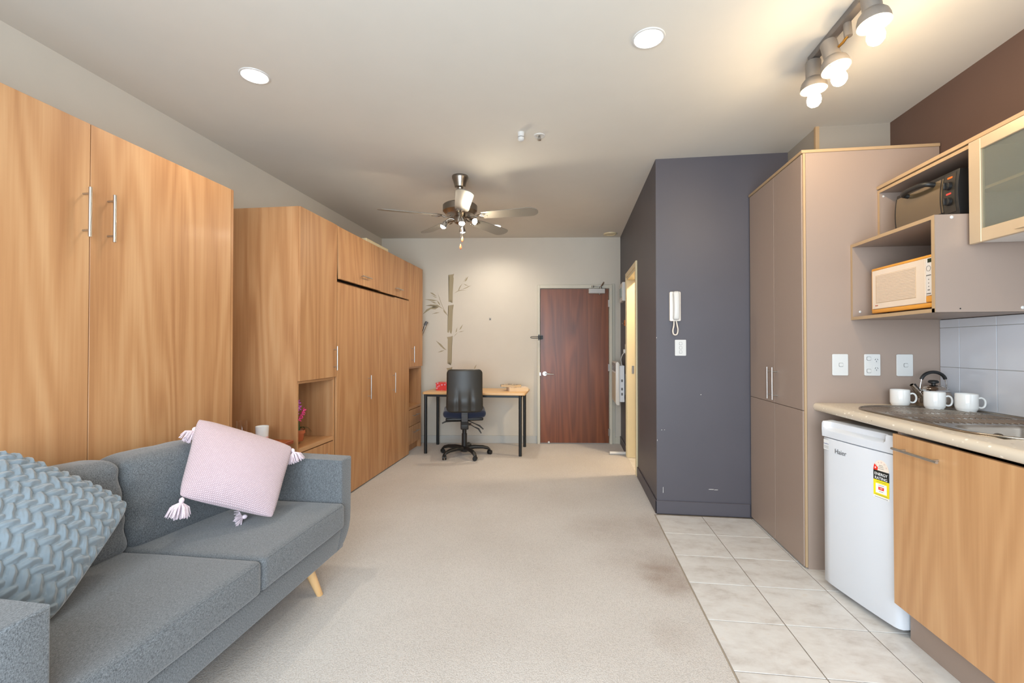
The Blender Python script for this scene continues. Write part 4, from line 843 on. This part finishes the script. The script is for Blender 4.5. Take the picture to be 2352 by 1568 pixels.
# ---- track light
tr = thing('track_light', 'grey ceiling track light with three spot heads and bare bulbs above the kitchen', 'track light', (1.2, 2.1, CEIL))
GREYM = plain('warm_grey_metal', lin(138, 130, 122), 0.4, 0.3); GREYR = plain('track_rail_grey', lin(128, 122, 118), 0.4, 0.4)
obj('rail', B(1.183, 1.223, 1.60, 2.445, CEIL-0.030, CEIL, 0.003), GREYR, tr)
def spot_head(p, ax, full=True, stem=None, pw=1.0, arm=0.0):
    ax = Vector(ax).normalized(); p = Vector(p)
    bm = nb(); lathe(bm, [(0.020, 0), (0.032, 0.003), (0.034, 0.01), (0.034, 0.098)], p, ax, 36); hd = obj('spot_head', bm, GREYM, tr, smooth=35)
    bm = nb(); lathe(bm, [(0.033, 0.088), (0.040, 0.094), (0.052, 0.110), (0.057, 0.128), (0.058, 0.148), (0.055, 0.148), (0.053, 0.128), (0.046, 0.112), (0.030, 0.100)], p, ax, 40, cap=False); obj('bell_shade', bm, GREYM, hd, smooth=40)
    bm = nb(); lathe(bm, [(0.016, 0.09), (0.0165, 0.135), (0.020, 0.136), (0.020, 0.142), (0.014, 0.143)], p, ax, 24); obj('lamp_holder', bm, WHITEP, hd, smooth=40)
    bm = nb(); lathe(bm, [(0.013, 0.140), (0.014, 0.150), (0.020, 0.166), (0.0285, 0.184), (0.031, 0.200), (0.028, 0.216), (0.018, 0.228), (0.003, 0.233)], p, ax, 32); obj('bulb', bm, BULB, hd, smooth=60)
    bm = nb()
    if stem: cyl(bm, stem[0], stem[1], 0.016, seg=20); obj('pivot_stem', bm, GREYM, tr, smooth=40)
spot_head((1.200, 2.425, CEIL-0.032), (0.0, -0.03, -1))
spot_head((1.180, 2.255, CEIL-0.050), (0.12, -0.22, -1), stem=((1.212, 2.165, CEIL-0.029), (1.215, 2.163, CEIL-0.088)))
bm = nb(); tube(bm, [(1.213, 2.165, CEIL-0.085), (1.205, 2.185, CEIL-0.10), (1.198, 2.205, CEIL-0.105)], 0.006, 8); obj('pivot_joint', bm, plain('brass', lin(200, 150, 70), 0.3, 1.0), tr, smooth=60)
spot_head((1.190, 1.975, CEIL-0.030), (0.04, -0.10, -0.97), stem=((1.215, 1.93, CEIL-0.03), (1.22, 1.92, CEIL-0.09)))
# ============================================================ DESK END
dk = thing('desk', 'small pale wood desk with black round metal legs against the far wall', 'desk', (-1.15, 5.55, 0))
bm = nb(); prism(bm, rrect(1.24, 0.62, 0.03, 4, -1.147, 5.57), 'z', 0.712, 0.737, 0.003); obj('desk_top', bm, DESKW, dk, smooth=30)
bm = nb(); box(bm, -1.72, -0.575, 5.295, 5.32, 0.682, 0.711); box(bm, -1.72, -0.575, 5.80, 5.825, 0.682, 0.711); box(bm, -1.745, -1.72, 5.295, 5.825, 0.682, 0.711); box(bm, -0.6, -0.575, 5.295, 5.825, 0.682, 0.711); obj('frame', bm, BLACKM, dk)
for x in (-1.732, -0.588):
    for y in (5.305, 5.81): obj('leg', cyl(nb(), (x, y, 0.0), (x, y, 0.712), 0.019, seg=24), BLACKM, dk, smooth=40)
def paperback(name, label, c, w_, d_, h_, rz, cov, z):
    t = thing(name, label, 'book', (c[0], c[1], z), rotz=rz, group='books on the desk'); P = plain('book_pages', lin(222, 196, 158), 0.8)
    obj('pages', B(-w_/2+0.003, w_/2-0.003, -d_/2+0.003, d_/2-0.003, 0.0015, h_-0.0015), P, t, world=False)
    bm = nb(); box(bm, -w_/2, w_/2, -d_/2, d_/2, 0, 0.0015); box(bm, -w_/2, w_/2, -d_/2, d_/2, h_-0.0015, h_); box(bm, -w_/2-0.001, -w_/2+0.002, -d_/2, d_/2, 0, h_); obj('cover', bm, cov, t, world=False); return t
covb = NT('book_cover_print'); nn = covb.n('ShaderNodeTexNoise'); nn.inputs['Scale'].default_value = 30; covb.l(covb.coord((1, 1, 1)), nn.inputs[0]); covb.l(covb.ramp(nn.outputs[0], [(0.46, lin(60, 56, 50)), (0.54, lin(206, 186, 158))]), covb.b.inputs['Base Color'])
paperback('book', 'thick paperback at the bottom of the desk book pile', (-0.655, 5.60), 0.24, 0.17, 0.045, 0.35, plain('pale_cover', lin(226, 206, 186), 0.6), 0.737)
paperback('book', 'thinner paperback with dark printed cover on top of the desk book pile', (-0.735, 5.60), 0.21, 0.15, 0.030, -0.5, covb.m, 0.782)
rb = NT('red_floral_card'); vv = rb.n('ShaderNodeTexVoronoi'); vv.inputs['Scale'].default_value = 26; rb.l(rb.coord((1, 1, 1)), vv.inputs[0]); rb.l(rb.ramp(vv.outputs['Distance'], [(0.22, lin(214, 150, 168)), (0.34, lin(214, 50, 44))]), rb.b.inputs['Base Color'])
gb = thing('gift_box', 'small red floral patterned box with lid on the left end of the desk', 'box', (-1.585, 5.60, 0.737))
obj('box_base', B(-1.665, -1.475, 5.50, 5.66, 0.737, 0.80, 0.002), rb.m, gb); obj('lid', B(-1.669, -1.471, 5.496, 5.664, 0.795, 0.832, 0.004), rb.m, gb)
# ---- office chair (local, faces +Y)
oc = thing('office_chair', 'black office chair with navy seat turned towards the desk', 'chair', (-1.245, 5.26, 0), rotz=math.radians(13.8))
Q = dict(world=False)
def bx_fn(q, H):
    t = q.z/H.z; wsc = 1.0-0.03*t if t < 0 else 1.0
    x = q.x*wsc
    y = q.y+0.06*(x/H.x)**2*0.7+0.03*math.cos(PI*(t+0.35))*-1*(1 if abs(t+0.35) < 0.5 else 0)*0+(-0.02*math.exp(-((t+0.45)/0.35)**2))
    groove = 0.014*math.exp(-((abs(x)-0.075)/0.02)**2)*max(0, min(1, (0.15-t)*1.4)) if q.y < 0 else 0
    return Vector((x, y+groove+0.04*t*0.5, q.z))
bm = softbox(-0.202, 0.202, -0.285, -0.245, 0.545, 1.025, 0.019, (0, 0, 0), 36, fn=bx_fn)
for v in bm.verts:      # rounded outline corners
    cx_, cz_ = 0.202-0.05, 0.24-0.05; dx_, dz_ = abs(v.co.x)-cx_, abs(v.co.z-0.785)-cz_
    if dx_ > 0 and dz_ > 0:
        r_ = math.hypot(dx_, dz_)
        if r_ > 0.05:
            k_ = 0.05/r_; v.co.x = math.copysign(cx_+dx_*k_, v.co.x); v.co.z = 0.785+math.copysign(cz_+dz_*k_, v.co.z-0.785)
obj('backrest', bm, plain('chair_shell_black', lin(46, 44, 40), 0.42), oc, smooth=60, **Q)
obj('seat', softbox(-0.245, 0.245, -0.20, 0.27, 0.455, 0.535, 0.036, (0.0, 0, 0.012), 18, fn=lambda q, H: Vector((q.x, q.y, q.z+0.02*(abs(q.x)/H.x)**2))), NAVY, oc, smooth=60, **Q)
obj('seat_pan', softbox(-0.215, 0.215, -0.19, 0.25, 0.435, 0.47, 0.016, (0, 0, 0), 8), BLACKP, oc, smooth=60, **Q)
bm = nb(); prism(bm, [(-0.225, 0.38), (-0.25, 0.40), (-0.262, 0.46), (-0.262, 0.62), (-0.245, 0.62), (-0.240, 0.46), (-0.225, 0.42), (-0.05, 0.42), (-0.05, 0.40)], 'x', -0.036, 0.036, 0.003); bs = obj('back_bracket', bm, BLACKP, oc, smooth=30, **Q)
for k in range(9): obj('bracket_rib', B(-0.034, 0.034, -0.269, -0.261, 0.445+k*0.0125, 0.450+k*0.0125), GREYP, bs, **Q)
obj('mechanism', B(-0.045, 0.045, -0.25, 0.10, 0.345, 0.435, 0.012, 3), BLACKP, oc, smooth=30, **Q)
bm = nb(); cyl(bm, (0, 0, 0.09), (0, 0, 0.26), 0.031, seg=28); cyl(bm, (0, 0, 0.26), (0, 0, 0.37), 0.025, seg=28); obj('gas_column', bm, BLACKP, oc, smooth=40, **Q)
for pts, sc in (([(-0.04, -0.1, 0.42), (-0.15, -0.14, 0.425), (-0.21, -0.16, 0.43), (-0.255, -0.17, 0.41)], 0), ([(0.04, -0.12, 0.43), (0.12, -0.15, 0.395), (0.17, -0.17, 0.375), (0.215, -0.18, 0.335)], 0), ([(0.04, -0.12, 0.40), (0.11, -0.15, 0.36), (0.16, -0.17, 0.34), (0.19, -0.18, 0.29)], 0)):
    bm = nb(); tube(bm, pts, [0.005, 0.005, 0.010, 0.007], 10); obj('lever', bm, BLACKP, oc, smooth=60, **Q)
obj('tension_knob', cyl(nb(), (0.05, -0.2, 0.40), (0.07, -0.21, 0.40), 0.014, seg=16), CHROME, oc, smooth=40, **Q)
bm = nb(); lathe(bm, [(0.03, 0.045), (0.05, 0.055), (0.055, 0.10), (0.035, 0.115)], seg=28); obj('base_hub', bm, BLACKP, oc, smooth=40, **Q)
for k in range(5):
    a = math.radians(-125.5-13.8+72*k); d = Vector((math.cos(a), math.sin(a), 0)); n_ = Vector((-d.y, d.x, 0))
    bm = nb(); secs = []
    for r_, z, hw_, hh in ((0.03, 0.088, 0.032, 0.028), (0.12, 0.098, 0.028, 0.024), (0.22, 0.092, 0.025, 0.021), (0.28, 0.076, 0.024, 0.019), (0.307, 0.055, 0.020, 0.014)):
        c_ = d*r_+Vector((0, 0, z)); secs.append([bm.verts.new(c_+n_*hw_*math.cos(t)+Vector((0, 0, hh*math.sin(t)))+d*0) for t in [2*PI*j/12 for j in range(12)]])
    skin(bm, secs); lg = obj('base_leg', bm, BLACKP, oc, smooth=60, **Q)
    c_ = d*0.300; t_ = Vector((math.cos(a+0.9), math.sin(a+0.9), 0)); ax_ = Vector((-t_.y, t_.x, 0)); bm = nb()
    for s in (-1, 1): cyl(bm, c_+ax_*s*0.006+Vector((0, 0, 0.0275)), c_+ax_*s*0.024+Vector((0, 0, 0.0275)), 0.0272, 0.024, seg=22)
    cyl(bm, c_+Vector((0, 0, 0.03)), c_+Vector((0, 0, 0.062)), 0.011, seg=12); obj('castor', bm, BLACKP, lg, smooth=40, **Q)
# ============================================================ SOFA
SF = thing('sofa', 'two seat grey fabric sofa with tapered wooden legs against the big wardrobe', 'sofa', (-1.6, 1.68, 0))
XF, XB = -1.232, -2.05; Yi0, Yi1 = 0.948, 2.335; AT = 0.115; AH = 0.662
def arm(yi, s):
    yo = yi+s*AT; pts = [(yi, 0.30), (yi, AH), (yo, AH), (yo-s*0.004, 0.36)]
    pts += [(yo-s*(0.006+0.16*(1-math.cos(t))), 0.335-0.15*math.sin(t)) for t in [PI/2*j/8 for j in range(9)]]
    bm = nb(); prism(bm, [(a, b) for a, b in pts], 'x', XB+0.02, XF, 0.012, 3)
    for v in bm.verts:      # top rises a little towards the back
        if v.co.z > 0.5: v.co.z += 0.02*(XF-v.co.x)/(XF-XB)
    return obj('arm', bm, SOFAF, SF, smooth=40)
arm(Yi1, 1); arm(Yi0, -1)
bm = nb(); box(bm, XB+0.03, XF-0.002, Yi0-0.03, Yi1+0.03, 0.185, 0.302, 0.012, 3); obj('base', bm, SOFAF, SF, smooth=40)
bm = nb(); box(bm, XB, XB+0.13, Yi0-0.005, Yi1+0.005, 0.2, 0.70, 0.03, 4); obj('back_frame', bm, SOFAF, SF, smooth=50)
YM = 1.672
def seat(y0, y1):
    def f(q, H):
        return Vector((q.x, q.y, q.z))
    o = obj('seat_cushion', softbox(XB+0.14, XF+0.022, y0+0.002, y1-0.002, 0.303, 0.438, 0.022, (0.006, 0.0, 0.016), 26, 0.002), SOFAF, SF, smooth=70)
    bm = nb(); c = (XF+0.008, 0.428)
    P_ = [(XF+0.018, y0+0.03+(y1-y0-0.06)*t, 0.4295+0.002*math.sin(PI*t)) for t in [j/20 for j in range(21)]]
    tube(bm, P_, 0.0022, 6); obj('piping', bm, SOFAF, o, smooth=60)
seat(Yi0, YM); seat(YM, Yi1)
def backc(y0, y1, lean, h, seed, turn):
    def f(q, H):
        t = (q.z/H.z+1)/2
        p = Vector((q.x, q.y, q.z)); 
        n_ = noise.noise(Vector((q.y*7+seed, q.z*9, q.x*6))); p.x += 0.006*n_
        # crumples near the upper ends
        p.z += 0.005*noise.noise(Vector((q.y*14, q.x*10, seed+3)))*t
        e = math.exp(-((abs(q.y)-H.y)/0.05)**2); p.z -= 0.009*e*t; p.x -= 0.005*e*math.sin(q.z*60+seed)
        p.x -= lean*t
        p.x += turn*(q.y/H.y+1)/2; p.y += 0.055*turn/0.12*t*t*(q.y/H.y+1)/2
        return p
    o = obj('back_cushion', softbox(-1.985, -1.805, y0+0.004, y1-0.004, 0.425, h, 0.040, (0.030, 0.004, 0.012), 34, 0.003, f), SOFAF, SF, smooth=70)
    bm = nb(); tube(bm, [(-1.842-lean*0.93+turn*t*(y1-y0)/(y1-y0), y0+0.05+(y1-y0-0.1)*t, h-0.028+0.010*math.sin(PI*t)+0.002*math.sin(t*22)) for t in [j/30 for j in range(31)]], 0.003, 6); obj('piping', bm, SOFAF, o, smooth=60)
backc(Yi0+0.02, 1.685, 0.055, 0.815, 1.0, 0.0); backc(1.690, 2.335, 0.06, 0.805, 5.0, 0.12)
for x, y, sx, sy in ((-1.33, 2.16, 1, 1), (-1.33, 1.17, 1, -1), (-1.93, 2.16, -1, 1), (-1.93, 1.17, -1, -1)):
    bm = nb(); cyl(bm, (x+sx*0.045, y+sy*0.055, 0.0), (x, y, 0.188), 0.0155, 0.026, seg=28); obj('leg', bm, BEECH, SF, smooth=40)
# ---- cushions
def weave(u, v):
    c = 0.0265; p, q = (u+v)*0.7071, (u-v)*0.7071
    p += 0.009*noise.noise(Vector((u*13, v*13, 0)))+0.002*noise.noise(Vector((u*50, v*50, 9))); q += 0.009*noise.noise(Vector((u*13, v*13, 5)))+0.002*noise.noise(Vector((u*50, v*50, 3)))
    i, j = math.floor(p/c), math.floor(q/c); m = (i-j) % 4
    if m < 2: a, b = (p/c-(i+1 if m == 0 else i)), 2*(q/c-j)-1
    else: a, b = (q/c-(j+1 if m == 3 else j)), 2*(p/c-i)-1
    b = max(-1, min(1, b/0.80)); a = max(-1, min(1, a/1.04))
    b2 = max(-1, min(1, b*(0.85+0.35*abs(a))+0.22*a))
    h = max(0, 1-a*a)**0.55*max(0, 1-abs(b2)**1.7)**0.75+0.13*math.sin(b*5.2+3*a)*(1-a*a)*(1-b*b)
    return 0.0125*h+0.0022*noise.noise(Vector((u*60, v*60, 1)))
cu1 = thing('blue_cushion', 'large dusty blue cushion with woven pleat texture at the near end of the sofa', 'cushion', (-1.7, 1.25, 0.47))
obj('cover', pillow((-1.975, 1.335, 0.935), (-1.690, 1.572, 0.672), (-1.535, 1.165, 0.442), (-1.83, 0.945, 0.715), 0.15, 260, 0.0, weave, 0.5, 0.07), VELV, cu1, smooth=75)
PA, PB, PC, PD = Vector((-1.83, 2.03, 0.935)), Vector((-1.47, 2.275, 0.75)), Vector((-1.385, 1.985, 0.468)), Vector((-1.675, 1.755, 0.636))
cu2 = thing('pink_cushion', 'pale pink knitted cushion with corner tassels leaning at the far sofa end', 'cushion', (-1.6, 2.0, 0.46))
bm = pillow(PA, PB, PC, PD, 0.17, 60, 0.03, None, 0.6, 0.06)
bm2 = bm; obj('cover', bm2, KNIT, cu2, smooth=75)
def tassel(p, d, side, n=90, L=0.055):
    p = Vector(p); d = Vector(d).normalized(); bm = nb()
    lathe(bm, [(0.002, -0.004), (0.009, 0.002), (0.0105, 0.010), (0.008, 0.017), (0.006, 0.020)], p, d, 14); hd = obj('tassel', bm, YARN, cu2, smooth=60)
    bm = nb(); q0 = p+d*0.016; a = d.orthogonal().normalized(); b = d.cross(a)
    for k in range(n):
        t = random.uniform(0, 2*PI); r_ = math.sqrt(random.random()); spread = 0.044*r_; o_ = a*math.cos(t)+b*math.sin(t); l_ = L*random.uniform(0.8, 1.08)
        q1 = q0+o_*spread*0.75+d*l_*0.35; q2 = q0+o_*spread*1.05+d*l_*(1-0.2*r_)-Vector((0, 0, 0.008))+Vector((random.uniform(-1, 1), random.uniform(-1, 1), random.uniform(-1, 1)))*0.003
        tube(bm, [q0, q1, q2], [0.0022, 0.0026, 0.0014], 5)
    obj('tassel_threads', bm, YARN, hd, smooth=60, kind='stuff')
tassel(PA+Vector((0.012, -0.02, -0.05)), (-0.1, -0.5, -0.75), -1); tassel(PB+Vector((-0.006, -0.01, -0.016)), (0.35, 0.0, -0.85), 1); tassel(PD+Vector((0.02, 0.008, -0.006)), (-0.05, -0.25, -0.9), -1, 110, 0.065)
tassel(PC+Vector((-0.135, -0.005, 0.012)), (-0.6, -0.5, -0.1), 1, 40, 0.035)
# ============================================================ SIDE TABLE, GLASS, CANDLE, ORCHID
stb = thing('side_table', 'reddish brown wooden side table tucked between sofa and storage tower', 'table', (-2.15, 2.74, 0))
obj('table_top', B(-2.45, -1.905, 2.612, 2.94, 0.610, 0.635, 0.003), CHERRY, stb)
for x in (-2.42, -1.96):
    for y in (2.64, 2.91): obj('leg', B(x-0.018, x+0.018, y-0.018, y+0.018, 0, 0.610), CHERRY, stb)
obj('apron', B(-2.40, -1.98, 2.65, 2.90, 0.55, 0.610), CHERRY, stb)
bm = nb(); lathe(bm, [(0.030, 0.0), (0.032, 0.004), (0.034, 0.140), (0.0325, 0.140), (0.0305, 0.008), (0.002, 0.007)], (-2.235, 2.86, 0.635), seg=32); tag(obj('drinking_glass', bm, GLASS, smooth=40), 'clear tall drinking glass on the side table', 'glass')
cd = thing('tumbler', 'white tumbler with pink banded lower half on the side table', 'cup', (-2.04, 2.80, 0.635))
def band(r0, h0, r1, h1, nm, m, par):
    bm = nb(); lathe(bm, [(r0, h0), (r1, h1)], (-2.055, 2.82, 0.635), seg=36, cap=(h0 == 0)); return obj(nm, bm, m, par, smooth=60)
b1 = band(0.036, 0.0, 0.0375, 0.022, 'lower_band', plain('rose_glaze', lin(222, 130, 126), 0.4), cd); band(0.0375, 0.022, 0.0385, 0.044, 'middle_band', plain('pale_rose_glaze', lin(230, 176, 174), 0.4), cd)
bm = nb(); lathe(bm, [(0.0385, 0.044), (0.0415, 0.112), (0.0395, 0.113), (0.0365, 0.05), (0.002, 0.05)], (-2.055, 2.82, 0.635), seg=36, cap=False); obj('cup_wall', bm, CERAM, cd, smooth=60)
pt = thing('potted_orchid', 'small terracotta potted plant with magenta orchid flowers in the tower niche', 'plant', (-2.03, 3.215, 0.571))
pc = (-2.035, 3.20, 0.571)
bm = nb(); lathe(bm, [(0.030, 0.0), (0.032, 0.002), (0.041, 0.058), (0.047, 0.058), (0.048, 0.082), (0.043, 0.082), (0.041, 0.074), (0.002, 0.072)], pc, seg=36); obj('pot', bm, TERRA, pt, smooth=40)
bm = nb(); 
for k in range(60):
    a, r_ = random.uniform(0, 6.28), 0.038*math.sqrt(random.random()); bmesh.ops.create_icosphere(bm, subdivisions=1, radius=0.005, matrix=Matrix.Translation((pc[0]+r_*math.cos(a), pc[1]+r_*math.sin(a), pc[2]+0.077)))
obj('bark_chips', bm, plain('bark', lin(168, 116, 84), 0.9), pt, kind='stuff')
bm = nb(); tube(bm, [(pc[0], pc[1], pc[2]+0.07), (pc[0]-0.005, pc[1]-0.006, pc[2]+0.15), (pc[0]-0.012, pc[1]-0.01, pc[2]+0.25), (pc[0]-0.01, pc[1]-0.015, pc[2]+0.34)], [0.013, 0.011, 0.005, 0.003], 10); obj('stem', bm, LEAFG, pt, smooth=60)
def leafmesh(pts, w_, mat, name, par, updir=(0, 0, 1)):
    bm = nb(); pts = [Vector(p) for p in pts]; n = len(pts); L_ = []
    for i, p in enumerate(pts):
        t = i/(n-1); d = (pts[min(n-1, i+1)]-pts[max(0, i-1)]).normalized(); s = d.cross(Vector(updir)).normalized()*w_*math.sin(PI*min(0.98, 0.06+0.94*t))**0.7; u = Vector(updir)*w_*0.12
        L_.append([bm.verts.new(p-s+u), bm.verts.new(p-Vector(updir)*0.0012), bm.verts.new(p+s+u), bm.verts.new(p+Vector(updir)*0.0012)])
    skin(bm, L_); return obj(name, bm, mat, par, smooth=60)
top = Vector((pc[0], pc[1], pc[2]+0.085))
for d, L_ in (((0.5, 0.75, 0), 0.10), ((0.7, 0.5, 0), 0.085), ((0.3, 0.9, 0), 0.07), ((-0.8, -0.3, 0), 0.08)):
    d = Vector(d).normalized(); leafmesh([top, top+d*L_*0.35+Vector((0, 0, 0.018)), top+d*L_*0.7+Vector((0, 0, 0.008)), top+d*L_-Vector((0, 0, 0.028))], 0.006, LEAFG, 'leaf', pt)
for i, (dx_, dy_, dz_, m) in enumerate(((0.004, -0.004, 0.17, 0), (0.012, 0.012, 0.20, 0), (-0.01, -0.02, 0.215, 1), (0.0, -0.008, 0.25, 1), (0.02, 0.018, 0.225, 0), (-0.004, -0.012, 0.285, 1))):
    c_ = Vector((pc[0]+dx_, pc[1]+dy_, pc[2]+dz_)); fl = None
    for k in range(5):
        a = 2*PI*k/5+i; d = Vector((0.45, math.cos(a)*0.8, math.sin(a)*0.8)).normalized()
        o = leafmesh([c_, c_+d*0.012, c_+d*0.022, c_+d*0.031], 0.0075, (MAGEN, plain('violet_petal', lin(170, 60, 170), 0.5))[m], 'petal', fl or pt, updir=(0.9, 0, 0.44)); 
    bm = nb(); bmesh.ops.create_icosphere(bm, subdivisions=1, radius=0.004, matrix=Matrix.Translation(c_+Vector((0.008, 0, 0)))); obj('flower_centre', bm, PALEP, pt)
